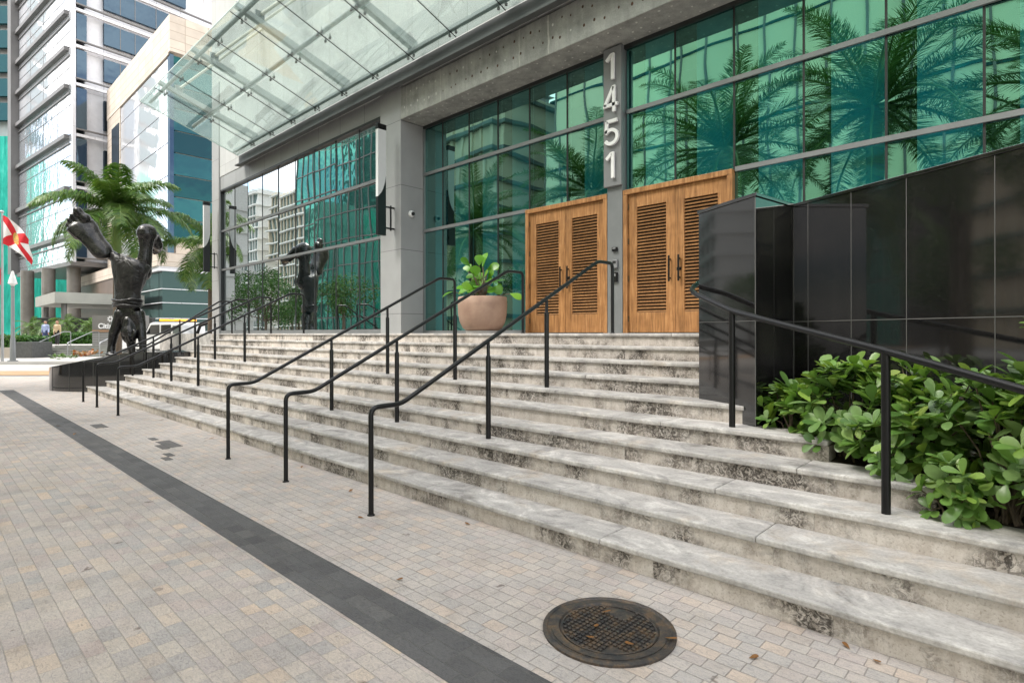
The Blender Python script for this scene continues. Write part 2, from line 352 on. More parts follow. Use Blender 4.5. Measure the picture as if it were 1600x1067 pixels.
M['concrete'] = flat('pale concrete paving', (.44,.43,.41), (.37,.36,.345), .8, .8, bump=.1)
M['asphalt'] = flat('asphalt', (.06,.06,.061), (.045,.045,.046), 3, .85, bump=.2, bscale=90)
M['crosswalk'] = flat('tan brick crossing', (.46,.30,.17), (.38,.25,.15), 1.5, .85)
# ------------------------------------------------------------------ ground and stairs
BOX = lambda *a: MB().box(*a)
g = MB().poly([(-900,-900,-.03),(900,-900,-.03),(900,900,-.03),(-900,900,-.03)]); struct('ground', g, M['concrete'])
def quadL(x0, x1, Z0, Z1, z): return MB().poly([L(x0,Z0,z),L(x1,Z0,z),L(x1,Z1,z),L(x0,Z1,z)])
pl = [(9,-3.4),(9,9.2),(-24,9.2)] + [tuple(L(x, 20.7)[:2]) for x in (-11, -26)] + [tuple(L(-26, 12)[:2]), (-24,-3.4)]
struct('plaza_paving', MB().poly([(x,y,0) for x,y in pl]), M['paver2'])
struct('foreground_paving', MB().poly([(-20.6,1.8,.002),(-23.9,-3.3,.002),(9,-3.3,.002),(9,1.8,.002)]), M['paver'])
struct('paving_strip', MB().poly([(-20.9,1.645,.004),(9,1.645,.004),(9,1.962,.004),(-20.9,1.962,.004)]), M['darkpaver'])
struct('road', BOX(-200, 60, -17, -3.7, -.02, -.016), M['asphalt'])
struct('crosswalk', quadL(-70, 30, 21.3, 23.8, .004), M['crosswalk'])
struct('crosswalk_border', quadL(-70, 30, 20.75, 21.05, .004), flat('grey border stone', (.28,.29,.31)))
struct('kerb', MB().obox(L(-90, 29.3, -.02), L(-90,29.6)-L(-90,29.3), L(30,29.3)-L(-90,29.3), (0,0,.14)), M['concrete'])
struct('far_pavement', quadL(-90, 30, 29.6, 80, .10), M['concrete'])
RIS, TR, Y0 = .155, .33, 3.22
left = [-18.9,-18.4,-18.0,-17.7,-17.5,-17.2,-16.96,-17.1,-17.4,-17.7]
right = [6, 6, 6, -.5, -1.17, -1.9, -2.2, -2.2, -2.2, -2.2]
st = thing('stone_staircase', (-9, 3.2, 0), 'wide flight of ten weathered pale limestone steps with dark mildew stains on the risers', 'steps')
for k in range(1, 11):
    y = Y0+TR*(k-1); a, b = left[k-1], right[k-1]; z = RIS*k
    tr = MB(); rs = MB(); x = a
    while x < b-.02:
        n = min(b, x+R(1.5, 2.3)); n = b if b-n < .5 else n
        tr.box(x+.0015, n-.0015, y+R(-.002,.002), (y+TR+.05) if k < 10 else 8.75, z-.040+R(-.001,.001), z+R(-.0012,.0012)); x = n
    x = a
    while x < b-.02:
        n = min(b, x+R(.9, 2.0)); n = b if b-n < .4 else n
        rs.box(x+.001, n-.001, y+.026+R(-.0015,.0015), y+.22, z-RIS-.002, z-.0415); x = n
    tr.build('tread', M['tread'], st, bevel=.010); rs.build('riser', M['riser'], st)
ld = MB().prism([(-23.6,6.25),(-17.8,6.25),(-17.8,8.9),(-23.6,8.9)], 0, 1.545)
ld.prism([(-2.19,6.6),(-2.19,5.36),(-1.72,5.62),(6,1.75),(6,8.9),(-2.19,8.9)], .0, 1.546)
struct('landing', ld, M['tread'])

# ------------------------------------------------------------------ black granite wall and planting bed
A_, B_, C_ = V((-2.44,5.17,0)), V((-1.78,4.82,0)), V((-1.69,5.48,0))
dw = V((1.571,-.79,0)).normalized(); D_ = C_+dw*8.2; nb = V((-dw.y, dw.x, 0))
gw = thing('granite_wall', (-1.7,5.3,0), 'zigzag wall of polished black granite panels behind the shrubs', 'wall')
front = [A_, B_, C_, D_]; back = [D_+nb*.24, C_+nb*.24+V((-.02,.05,0)), A_+nb*.20+V((.03,0,0))]
MB().prism([tuple(p[:2]) for p in front+back], .12, 2.685).build('wall_panel', M['granite'], gw)
o1 = .014
cp = [A_+V((-.012,-o1,0)), B_+V((.012,-o1*1.3,0)), C_+V((.012,-o1,0)), D_+V((0,-o1,0))] + [p+V((0,.012,0)) for p in back]
MB().prism([tuple(p[:2]) for p in cp], 2.686, 2.716).build('coping', M['granite'], gw, bevel=.004)
gr = MB()
def vline(p, n, z0=.3, z1=2.684, w=.0045): 
    t = V((-n.y, n.x, 0)); gr.obox(V((p.x,p.y,z0))-t*w/2+n*-.003, t*w, n*.0045, (0,0,z1-z0))
n1 = V((-dw.y,dw.x,0))*-1; n2 = (C_-B_).normalized(); n2 = V((n2.y,-n2.x,0))
for d in (.36,): vline(A_+dw*d, n1)
for d in (.16, .58, 1.03, 1.60, 2.4, 3.2, 4, 4.8): vline(C_+dw*d, n1)
for (p, q, n) in ((A_,B_,n1),(B_,C_,n2),(C_,D_,n1)):
    gr.obox(V((p.x,p.y,1.652))-n*.003, (q-p), n*.0045, (0,0,.006))
for p, n in ((B_-dw*.004,n1),(C_+dw*.004,n1)): vline(p, n, .3, 2.684, .007)
gr.build('grout_line', M['grout'], gw)
sb = MB(); ins = [(-1.93,4.90,.74),(-1.2,4.56,.62),(-.52,4.22,.40),(.3,3.9,.36),(2.5,2.9,.33),(5.8,2.0,.3)]
outs = [(-1.80,4.86,.76),(-1.68,5.45,.70),(-.9,5.06,.62),(.0,4.6,.52),(2.5,3.35,.40),(5.9,1.65,.35)]
for i in range(5): sb.poly([ins[i],ins[i+1],outs[i+1],outs[i]])
struct('planting_bed_soil', sb, M['soil'])

# ------------------------------------------------------------------ the entrance building
YG, YS, YP, TOP = 8.70, 8.10, 8.00, 7.36
bd = thing('office_building', (-12, 9, 0), 'green glass office building with timber entrance doors and a bare concrete beam over them', 'building')
def P(name, mb, mat, **k): return mb.build(name, M[mat] if isinstance(mat, str) else mat, bd, **k)
P('column', BOX(-12.05,-11.20,YP,9.2,1.5,7.42), 'column')
P('column', BOX(-23.5,-22.80,YP,9.2,1.0,11), 'column')
P('downpipe', MB().tube([(-22.72,YP+.02,1.5),(-22.72,YP+.02,11)], .045, 12), 'alu', smooth=40)
P('upper_wall', BOX(-23.5,6,YP+.003,9.3,7.42,34), 'uppanel')
P('spandrel_panel', BOX(-22.8,-12.05,YP+.02,8.6,6.93,7.42), 'spandrel')
P('soffit_trim', BOX(-22.75,-12.05,YP+.01,YS+.06,6.86,6.925), 'alud')
P('side_wall', BOX(-23.45,-23.3,8.4,20,0,30), 'spandrel')
# storefront: bays of about 1.2 m
XS = [-22.75,-21.5,-20.33,-19.15,-17.95,-16.77,-15.57,-14.37,-13.17,-12.06]
ZS = [1.66, 3.94, 5.39, 6.86]
for i in range(len(XS)-1):
    for j in range(3):
        e = R(-.004,.004); f_ = R(-.003,.003)
        a, b, z0, z1 = XS[i]+.008, XS[i+1]-.008, ZS[j]+.004, ZS[j+1]-.004
        P('glass_pane', MB().poly([(a,YS+e,z0),(b,YS-e,z0),(b,YS-e+f_,z1),(a,YS+e+f_,z1)]), 'store')
    if i: P('mullion', BOX(XS[i]-.012,XS[i]+.012,YS-.012,YS+.09,1.66,6.86), 'alud')
for z in ZS[1:3]: P('transom', BOX(-22.75,-12.06,YS-.05,YS-.014,z-.035,z+.035), 'alu')
P('sill', BOX(-22.75,-12.06,YS-.08,YS+.1,1.548,1.655), 'alu')
P('window_jamb', BOX(-22.797,-22.70,YS-.03,YS+.08,1.655,6.86), 'alud')
P('inner_wall', BOX(-22.7,-11.3,12.0,12.1,1.5,7), 'dark')
P('inner_floor', BOX(-22.7,6,8.8,12,1.5,1.54), 'dark')
# entrance recess
t = NT('bare concrete'); p_ = t.coord('Pos'); v1 = t.noise(p_, 2.2, 7, .65); v2 = t.noise(t.coord('Pos', (9,9,.8)), 1.0, 4)
cc = t.ramp(v1, [(.3, (.22,.225,.21)), (.5, (.33,.335,.315)), (.7, (.42,.42,.395))]); cc = t.mixc(.45, cc, t.ramp(v2, [(.3, (.65,.66,.65)), (.6, (1.1,1.1,1.08))]), 'MULTIPLY')
fine = t.noise(p_, 40, 5, .7); cc = t.mixc(.35, cc, t.ramp(fine, [(.35, (.6,.6,.6)), (.6, (1.1,1.1,1.1))]), 'MULTIPLY')
M['bare'] = t.done(t.pbr(col=cc, rough=.85, nor=t.bump(t.math('ADD', fine, v1), .35, .01)))
P('concrete_beam', BOX(-11.2,6,YP,YG+.1,6.62,7.36), 'bare', bevel=.012)
dots = MB(); rust = MB()
x = -11.05
while x < -2:
    for z in (6.86, 7.16):
        if R(0,1) < .93:
            xx, zz = x+R(-.05,.05), z+R(-.035,.035); (dots if x < -9.7 or R(0,1) < .12 else rust).ball((xx, YP-.001, zz), R(.014,.026), (1,.3,1.25), 8)
    for y in (8.14, 8.36, 8.58):
        if R(0,1) < .9: dots.ball((x+R(-.06,.06), y+R(-.03,.03), 6.619), R(.014,.024), (1,1,.3), 8)
    x += .235
sk_ = MB()
for xx, w in ((-10.95,.014),(-9.72,.018),(-7.37,.016),(-6.65,.045)):
    pts = []
    for i in range(8): pts.append((xx+R(-.4,.4)*w, 7.34-i*.1))
    for i in range(7):
        w0, w1 = w*R(.5,1.2), w*R(.5,1.2); sk_.poly([(pts[i][0]-w0/2,YP-.0025,pts[i][1]),(pts[i+1][0]-w1/2,YP-.0025,pts[i+1][1]),(pts[i+1][0]+w1/2,YP-.0025,pts[i+1][1]),(pts[i][0]+w0/2,YP-.0025,pts[i][1])])
P('plaster_patch', dots, flat('pale filler', (.62,.62,.58), rough=.9)); P('rust_spot', rust, flat('rusty anchor hole', (.10,.045,.022), (.05,.03,.02), rough=.9)); P('mortar_streak', sk_, flat('chalky streak', (.56,.55,.50), (.4,.4,.37), 20, .9))
P('recess_return', BOX(-11.26,-11.20,YP+.85,9.2,1.5,6.6), 'column')
XR = [-11.16,-10.49,-9.56,-8.64,-7.73,-6.76,-5.79]; XR2 = [-5.44,-4.51,-3.53,-2.54,-1.55,-.57,.42,1.42,2.42,3.42,4.42,5.42]
ZT = [1.62, 4.05, 5.43, 6.62]
def pane(a, b, z0, z1, mat):
    e, f_ = R(-.004,.004), R(-.003,.003)
    P('glass_pane', MB().poly([(a,YG+e,z0),(b,YG-e,z0),(b,YG-e+f_,z1),(a,YG+e+f_,z1)]), mat)
for XX, mt in ((XR,'teal2'),(XR2,'teal')):
    for i in range(len(XX)-1):
        a, b = XX[i]+.008, XX[i+1]-.008; door = (XX is XR and i >= 4) or (XX is XR2 and i < 2)
        for j in range(3):
            if j == 0 and door: continue
            pane(a, b, ZT[j]+.004, ZT[j+1]-.004, mt)
        if i: P('mullion', BOX(XX[i]-.014,XX[i]+.014,YG-.012,YG+.10,4.06 if door and i not in (4,2) else 1.62,6.62), 'alud')
        zc = 4.1 if door else 1.62
        P('curtain', BOX(XX[i]+.30*(b-a)+.02,XX[i+1]-.02,YG+.14,YG+.15,zc,6.6), 'curtain')
for z in ZT[1:3]:
    a = -11.2 if z > 5 else -11.2
    P('transom', BOX(-11.2,-7.77 if z < 5 else -5.79,YG-.055,YG-.014,z-.035,z+.035), 'alu')
    P('transom', BOX(-3.5 if z < 5 else -5.41,5.6,YG-.055,YG-.014,z-.035,z+.035), 'alu')
P('sill', BOX(-11.2,-7.77,YG-.06,YG+.1,1.548,1.615), 'alu'); P('sill', BOX(-3.5,5.6,YG-.06,YG+.1,1.548,1.615), 'alu')
P('head_trim', BOX(-11.19,5.6,YG-.05,YG+.05,6.55,6.618), 'alud'); P('window_jamb', BOX(-11.198,-11.15,YG-.05,YG+.1,1.62,6.55), 'alu')
P('inner_wall', BOX(-11.2,6,11.0,11.1,1.5,7), 'dark')
P('ceiling', BOX(-23.3,6,8.81,12.1,6.95,7.0), 'dark')
P('pier', BOX(-5.77,-5.46,YG-.12,YG+.3,1.55,6.62), 'alu', bevel=.006)
# timber doors
def double_door(x0, x1):
    y = YG-.06; z0, z1 = 1.552, 4.05; fw = .085
    fr = MB().box(x0,x0+fw,y-.05,y+.10,z0,z1-fw).box(x1-fw,x1,y-.05,y+.10,z0,z1-fw).box(x0,x1,y-.055,y+.10,z1-fw,z1)
    d = P('double_door', fr, 'wood', bevel=.006); mid = (x0+x1)/2
    for a, b in ((x0+fw+.004, mid-.003), (mid+.003, x1-fw-.004)):
        sw, tr_, br = .16, .23, .34; lf = MB(); zb, zt = z0+.012, z1-fw-.006
        lf.box(a,a+sw,y,y+.05,zb,zt).box(b-sw,b,y,y+.05,zb,zt).box(a+sw,b-sw,y+.001,y+.049,zt-tr_,zt).box(a+sw,b-sw,y+.001,y+.049,zb,zb+br)
        lf.build('door_leaf', M['wood'], d, bevel=.004)
        lv = MB(); n = 33; zz0, zz1 = zb+br, zt-tr_
        for i in range(n):
            z = zz0+(zz1-zz0)*(i+.5)/n; h = (zz1-zz0)/n
            lv.obox((a+sw,y+.004,z-h*.42), (b-a-2*sw,0,0), (0,.034,h*.50), (0,-.004,.010))
        lv.build('louvre', M['woodl'], d)
        BOX(a+sw,b-sw,y+.041,y+.047,zz0,zz1).build('back_board', M['dark'], d)
    for sx in (-1, 1):
        xh = mid+sx*.085; h = MB().bar((xh,y-.055,2.40),(xh,y-.055,2.83),.028,.022,(0,1,0))
        for z in (2.46, 2.77): h.box(xh-.011,xh+.011,y-.05,y-.0005,z-.011,z+.011)
        if sx > 0: h.box(xh-.055,xh+.03,y-.012,y-.0005,2.58,2.63)
        h.build('handle', M['black'], d, bevel=.004)
        for z in (1.8, 2.5, 3.15, 3.75):
            xx = x0+fw+.002 if sx < 0 else x1-fw-.002
            MB().tube([(xx,y-.012,z-.05),(xx,y-.012,z+.05)], .011, 8).build('hinge', M['iron_d'], d, smooth=40)
    return d
M['iron_d'] = flat('dark brass hinge', (.10,.075,.045), rough=.45, metal=.7)
double_door(-7.76,-5.785); double_door(-5.455,-3.52)

# ------------------------------------------------------------------ address sign, small wall fittings
def glyph(ch, h, depth, mat, name, parent, loc, bold=.0, rotz=0, align='CENTER'):
    cu = bpy.data.curves.new('txt', 'FONT'); cu.body = ch; cu.size = h/.73; cu.extrude = depth/2; cu.align_x = align; cu.offset = bold
    tmp = bpy.data.objects.new('txt', cu); COL.objects.link(tmp); bpy.context.view_layer.update()
    me = bpy.data.meshes.new_from_object(tmp); bpy.data.objects.remove(tmp); bpy.data.curves.remove(cu)
    me.transform(Matrix.Rotation(rotz, 4, 'Z') @ Matrix.Rotation(pi/2, 4, 'X')); me.materials.clear(); me.materials.append(mat); me.name = name
    o = bpy.data.objects.new(name, me); COL.objects.link(o); o.parent = parent
    o.location = V(loc)-(parent.location if parent else V((0,0,0))); return o
ad = thing('address_sign', (-5.615,8.55,4.1), 'tall grey plate with the white street number 1451 above the doors', 'sign')
BOX(-5.80,-5.435,YG-.19,YG-.123,4.14,6.58).build('sign_plate', M['signplate'], ad, bevel=.006)
def digit(ch, cx, cz, h, y, dep, w):
    """block numeral from bevelled strokes; local x right, z up"""
    def stroke(pts, closed=False):
        n = len(pts); lft, rgt = [], []
        for k in range(n):
            a = V(pts[max(0,k-1)]); b_ = V(pts[min(n-1,k+1)]); d = (b_-a).normalized(); nn = V((-d.y, d.x))
            sc = 1.0
            if 0 < k < n-1:
                d0 = (V(pts[k])-V(pts[k-1])).normalized(); d1 = (V(pts[k+1])-V(pts[k])).normalized(); sc = 1/max(.45, sqrt((1+d0.dot(d1))/2))
            lft.append(V(pts[k])+nn*w/2*sc); rgt.append(V(pts[k])-nn*w/2*sc)
        for k in range(n-1):
            q = [lft[k], rgt[k], rgt[k+1], lft[k+1]]
            v = [(cx+p.x, y, cz+p.y) for p in q]+[(cx+p.x, y+dep, cz+p.y) for p in q]
            mb.add(v, [(0,1,2,3),(7,6,5,4),(0,4,5,1),(1,5,6,2),(2,6,7,3),(3,7,4,0)])
    mb = MB()
    if ch == '1': stroke([(.035,0),(.035,h)]); y0_ = y; stroke([(-.095,h-.115),(.012,h-.022)])
    if ch == '4': stroke([(.06,0),(.06,h)]); stroke([(.048,h-.02),(-.125,.135),(-.135,.125)]); stroke([(-.155,.125),(.135,.125)])
    if ch == '5':
        stroke([(.125,h-w/2),(-.085,h-w/2)]); stroke([(-.082,h-w/2-.0),(-.105,.225)])
        stroke([(-.12,.262)]+[(-.002+.13*cos(a), .152+.122*sin(a)) for a in [radians(q) for q in range(135,-151,-15)]])
    return mb.build('digit', M['digit'], ad)
for k_i, (ch, z) in enumerate(zip('1451', (6.0, 5.43, 4.845, 4.27))):
    digit(ch, -5.615, z, .455, YG-.245, .045, .058)
for z in (6.2, 5.6, 5.05, 4.47): BOX(-5.59,-5.57,YG-.21,YG-.189,z,z+.02).build('stud', M['signplate'], ad)
dc = thing('dome_camera', (-11.19,8.30,4.42), 'white dome security camera on the side of the grey column', 'camera')
MB().lathe([(.001,-.02),(.075,-.02),(.085,.0),(.08,.035),(.055,.06)], (0,0,0)).build('housing', M['white'], None, smooth=40)
hs = bpy.data.objects['housing']; hs.parent = dc; hs.rotation_euler = (0, pi/2, 0)
d2 = MB().ball((.07,0,0), .045).build('lens', M['black'], None, smooth=0); d2.parent = dc
def wallbox(name, x, z, w, h, mat, label, cat):
    t_ = thing(name, (x, YG-.12, z), label, cat); BOX(x-w/2,x+w/2,YG-.165,YG-.1205,z-h/2,z+h/2).build('casing', M[mat], t_, bevel=.006)
    BOX(x-w*.3,x+w*.3,YG-.170,YG-.1655,z+h*.05,z+h*.35).build('face_plate', M['dark' if mat != 'black' else 'signplate'], t_)
wallbox('door_sensor', -5.60, 3.03, .10, .075, 'black', 'small black sensor on the grey pier between the doors, topmost of three', 'sensor')
wallbox('access_reader', -5.60, 2.77, .11, .15, 'signplate', 'grey card reader on the pier between the doors', 'card reader')
wallbox('intercom', -5.60, 2.54, .11, .17, 'black', 'black intercom box on the pier between the doors, lowest of three', 'intercom')
def wall_lamp(X, label, hand):
    t_ = thing('wall_lamp', (X, 7.78, 3.9), label, 'wall lamp', 'blade shaped wall lamps on the columns')
    yo, yi = 7.52, 7.74
    def yz(poly, x0, x1):
        n = len(poly); v = [(x0,a,z) for a,z in poly]+[(x1,a,z) for a,z in poly]
        return MB().add(v, [tuple(range(n)), tuple(range(n,2*n))[::-1]]+[(i,n+i,n+(i+1)%n,(i+1)%n) for i in range(n)])
    cur = [(yi,5.30),(yi-.03,5.12),(yi-.08,4.96),(yi-.14,4.85),(yo,4.76)]
    yz([(yi,3.86),(yi,5.299)]+[(a+.001,z-.004) for a,z in cur[1:]]+[(yo,3.86)], X-.045, X+.045).build('lamp_body', M['black'], t_)
    yz([(yo,6.34),(yi,6.34)]+cur, X-.05, X+.05).build('diffuser', M['white'], t_)
    BOX(X-.055,X+.055,yo-.01,yi+.01,6.345,6.47).build('cap', M['black'], t_, bevel=.006)
    b = MB(); 
    for z in (4.05,4.55): b.bar((X,7.70,z),(X,7.90,z),.04,.035).bar((X,7.90,z),(X,7.998,z),.04,.035)
    b.bar((X,7.90,4.0),(X,7.90,4.60),.03,.03,(0,1,0)); b.build('bracket', M['black'], t_)
wall_lamp(-11.47, 'black and white blade lamp on the grey column left of the entrance', 1)
wall_lamp(-22.97, 'black and white blade lamp on the corner column at the end of the building', 1)

# ------------------------------------------------------------------ glass canopy
cn = thing('glass_canopy', (-12, 7.9, 7.3), 'sloping pale green glass canopy hung over the entrance by cream rods', 'canopy')
def CP(y, lift=0): return 7.67 + (7.85-y)*(8.71-7.67)/(7.85-4.89) + lift
XJ = [-20.41+1.43*i for i in range(15)]
MB().box(-20.47,-.3,7.84,7.88,7.33,7.70).box(-20.47,-.3,7.70,7.84,7.33,7.36).box(-20.47,-.3,7.88,7.998,7.44,7.52).build('channel', M['channel'], cn)
MB().box(-20.0,-.3,7.66,7.70,7.28,7.325).build('channel_lip', M['channel'], cn)
ym = 6.37
for i in range(14):
    for a, b in ((4.89, ym-.008), (ym+.008, 7.80)):
        x0, x1 = XJ[i]+.008, XJ[i+1]-.008
        MB().add([(x0,a,CP(a)),(x1,a,CP(a)),(x1,b,CP(b)),(x0,b,CP(b)),(x0,a,CP(a,.016)),(x1,a,CP(a,.016)),(x1,b,CP(b,.016)),(x0,b,CP(b,.016))],
                 [(0,3,2,1),(4,5,6,7),(0,1,5,4),(1,2,6,5),(2,3,7,6),(3,0,4,7)]).build('glass_panel', M['canopy'], cn)
    if i:
        MB().bar((XJ[i],4.9,CP(4.9,.004)),(XJ[i],7.8,CP(7.8,.004)),.018,.012).build('joint_seal', M['black'], cn)
ge = flat('polished glass edge', (.62,.76,.70), rough=.2)
MB().bar((-20.42,4.878,CP(4.878,.008)),(-.4,4.878,CP(4.878,.008)),.012,.022).build('glass_edge', ge, cn)
MB().bar((-20.425,4.89,CP(4.89,.008)),(-20.425,7.8,CP(7.8,.008)),.014,.022).build('glass_edge', ge, cn)
for y, r in ((5.14,.05),(ym,.055)):
    MB().tube([(-20.36,y,CP(y,.13)),(-.3,y,CP(y,.13))], r, 10).build('purlin', M['steelg'], cn, smooth=40)
for y in (7.66,): MB().bar((-20.4,y,CP(y,.07)),(-.3,y,CP(y,.07)),.10,.07).build('edge_angle', M['steelg'], cn)
for i in range(0, 15, 2):
    x = XJ[i]+1.43; 
    if x > -.4: break
    a, b = 5.0, 7.84; 
    MB().add([(x-.07,a,CP(a,.19)),(x+.07,a,CP(a,.19)),(x+.07,b,CP(b,.19)),(x-.07,b,CP(b,.19)),(x-.07,a,CP(a,.29)),(x+.07,a,CP(a,.29)),(x+.07,b,CP(b,.42)),(x-.07,b,CP(b,.42))],
             [(0,3,2,1),(4,5,6,7),(0,1,5,4),(1,2,6,5),(2,3,7,6),(3,0,4,7)]).build('beam', M['beampaint'], cn)
    for dx in (-.10, .10):
        rd = MB().tube([(x+dx,5.55,CP(5.55,.4)),(x+dx,8.0,11.6)], .035, 10).build('tension_rod', M['rod'], cn, smooth=40)
    MB().box(x-.03,x+.03,5.45,5.65,CP(5.55,.25),CP(5.55,.5)).build('rod_bracket', M['steelg'], cn)
sp = MB()
for i in range(1, 14):
    for y in (5.14, ym, 7.66):
        for dx in (-.1, .1):
            for dy in ((-.1,.1) if y == ym else ((.05,))):
                yy = y+dy; sp.lathe([(.028,CP(yy,-.012)),(.028,CP(yy,.03)),(.012,CP(yy,.03)),(.012,CP(yy,.11))], (XJ[i]+dx, yy, 0), 10)
        sp.bar((XJ[i]-.11,y,CP(y,.10)),(XJ[i]+.11,y,CP(y,.10)),.03,.03)
sp.build('spider_fitting', M['steelg'], cn, smooth=40)

# ------------------------------------------------------------------ handrails
def rail(X, label, group, y0=2.71, z0=0.0, posts=((4.11,.465),(5.05,.93)), first=None):
    if first:
        t_ = copy_tree(first); t_.location.x = X; return tag(t_, label)
    t_ = thing('handrail', (X,2.71,0), label, 'handrail', group)
    pth = fillet([(X,y0,z0-.02),(X,y0,z0+.92),(X,y0+.31,z0+.925),(X,6.08,2.475),(X,6.41,2.475),(X,6.41,1.54)], .075)
    MB().tube(pth, .0225, 12).build('rail_tube', M['black'], t_, smooth=50)
    for (y, z) in posts:
        zt = .925+(y-3.02)*(2.475-.925)/(6.08-3.02)
        MB().tube([(X,y,z-.02),(X,y,zt-.17),(X,y,zt-.16),(X,y,zt-.15),(X,y,zt-.02)], [.0275,.0275,.0255,.018,.018], 12).build('post', M['black'], t_, smooth=50)
    fl = MB()
    for (y, z) in [(y0,z0),(6.41,1.55)]: fl.lathe([(.034,z),(.034,z+.004),(.028,z+.012)], (X,y,0), 14)
    fl.build('base_flange', M['black'], t_, smooth=40); return t_
GR = 'black tube handrails climbing the stone steps'
r0 = rail(-4.23, 'black handrail ending at the left door, nearest the manhole cover', GR)
rail(-5.84, 'black handrail passing in front of the terracotta planter, middle of the near three', GR, first=r0)
rail(-7.42, 'black handrail leftmost of the near three, ending left of the planter', GR, first=r0)
rail(-12.87, 'black handrail on the far side of the steps, rightmost of the far cluster', GR, first=r0)
rail(-14.65, 'black handrail second from the right in the far cluster beside the statue', GR, first=r0)
rail(-16.04, 'black handrail third from the right in the far cluster beside the statue', GR, first=r0)
r4 = rail(-17.25, 'short black handrail hugging the curved black plinth of the statue', GR, 3.95, .31, ((5.05,.93),))
wr = thing('wall_handrail', (-1.92,4.69,.775), 'black handrail on two posts running along the granite wall above the shrubs', 'handrail')
P1, P2 = V((-1.925,4.69,0)), V((-.725,4.045,0)); dr = (P2-P1).normalized()
zr = lambda d: 1.745-(d/ (P2-P1).length)*.30
E = P1+dr*3.6
pth = [(-2.50,6.3,2.42),(-2.49,5.12,1.985),tuple(P1-dr*.53)[:2]+(1.925,), tuple(P1)[:2]+(1.735,), tuple(P2)[:2]+(1.445,), (E.x,E.y,.92)]
MB().tube(fillet(pth, .10), .0235, 12).build('rail_tube', M['black'], wr, smooth=50)
for p, z0, z1 in ((P1,.76,1.73),(P2,.455,1.44)):
    MB().tube([(p.x,p.y,z0),(p.x,p.y,z1)], .0255, 12).build('post', M['black'], wr, smooth=50)

# ------------------------------------------------------------------ manhole, dark patches, fallen leaves
t = NT('rusty cast iron'); q = t.coord('Pos'); nn = t.noise(q, 14, 6, .65); n2_ = t.noise(q, 90, 3)
cl = t.ramp(nn, [(.35, (.040,.041,.045)), (.5, (.075,.066,.060)), (.68, (.17,.115,.07))]); cl = t.mixc(.4, cl, t.ramp(n2_, [(.4, (.5,.5,.5)), (.6, (1.2,1.1,1.0))]), 'MULTIPLY')
M['iron'] = t.done(t.pbr(col=cl, rough=.5, metal=.3, nor=t.bump(n2_, .3, .004)))
mc = V((-1.69,2.52,0)); mh = thing('manhole_cover', mc, 'round rusty iron manhole cover with a grid of studs in the pavers', 'manhole cover')
MB().lathe([(.345,-.01),(.345,.012),(.325,.016),(.318,.010),(.300,.010),(.30,.014),(.262,.015),(.255,.005),(.001,.005)], mc, 64).build('frame_ring', M['iron'], mh, smooth=30)
mp_ = MB()
for i in range(-8, 9):
    for j in range(-8, 9):
        x, y = i*.029, j*.029
        if x*x+y*y < .235**2 and not (abs(i+2) < 3 and j > 4) and not (i > 3 and j < -4): mp_.box(mc.x+x-.009,mc.x+x+.009,mc.y+y-.009,mc.y+y+.009,.004,.014)
mp_.lathe([(.250,.004),(.250,.013),(.240,.013),(.240,.004)], mc, 48)
mp_.build('stud_plate', M['iron'], mh, bevel=.002)
dp = MB()
for (x, y, w, h) in ((-9.35,2.42,.62,.175),(-9.05,2.33,.38,.088),(-9.75,2.42,.25,.085),(-11.9,2.1,.5,.17),(-8.35,2.24,.24,.085),(-8.1,2.15,.22,.085)):
    dp.box(x,x+w,y,y+h,-.01,.0035)
struct('dark_paver_patch', dp, M['patchpaver'])
lm = leafmat('dry fallen leaf', [(.30,.11,.03),(.42,.22,.05),(.22,.09,.03),(.35,.30,.06)], .6, .1)
def leaf(mb, base, d, n, ln, w, curl=.15, tip=.55, seg=4):
    """one obovate leaf: base point, direction d, face normal n"""
    d = d.normalized(); sx = d.cross(n).normalized(); n = sx.cross(d)
    prof = [(0,.06),(.22,.42),(.5,.86),(.72,1.0),(.9,.78),(1.0,.30)] if seg > 3 else [(0,.1),(.45,.9),(.78,.95),(1,.25)]
    vs = []
    for t_, ww in prof:
        c = base + d*ln*t_ - n*curl*ln*t_*t_
        vs += [c - sx*w/2*ww + n*.10*w*ww, c, c + sx*w/2*ww + n*.10*w*ww]
    k = len(prof)
    mb.add(vs, [(3*i+j, 3*i+j+1, 3*i+j+4, 3*i+j+3) for i in range(k-1) for j in (0,1)])
spots = [((-3.42,3.12),.055,'brown fallen leaf against the bottom step behind the manhole cover'),((-1.05,2.75),.05,'orange fallen leaf on the pavers right of the manhole cover'),((-1.42,2.62),.06,'orange fallen leaf on the rim of the manhole cover'),
  ((-1.75,2.50),.05,'reddish fallen leaf in the middle of the manhole cover'),((-.72,3.17),.05,'rust coloured fallen leaf under the bottom step in the right foreground'),((-.62,3.15),.045,'tan fallen leaf beside the rust coloured one under the bottom step'),
  ((-9.0,3.0),.09,'dry fallen leaf on the pavers between the far and near handrails'),((-12.1,1.75),.08,'dry fallen leaf on the charcoal strip, farther one'),((-10.9,1.72),.08,'dry fallen leaf on the charcoal strip, nearer one'),
  ((-5.0,2.95),.06,'dry fallen leaf near the bottom step between two handrails'),((-4.2,2.62),.05,'small brown fallen leaf by the foot of the nearest handrail'),((-11.6,3.05),.09,'reddish fallen leaf by the bottom step near the far handrails')]
spots += [((-1.80,2.62),.05,'yellow green fallen leaf on the upper left of the manhole cover'),((-1.50,2.46),.045,'pale yellow fallen leaf on the right of the manhole cover'),((-1.72,2.36),.05,'orange fallen leaf at the lower edge of the manhole studs'),((-6.3,3.1),.05,'small dry fallen leaf under the bottom step by the middle handrail'),((-3.0,2.1),.045,'brown fallen leaf on the pavers between the charcoal strip and the steps')]
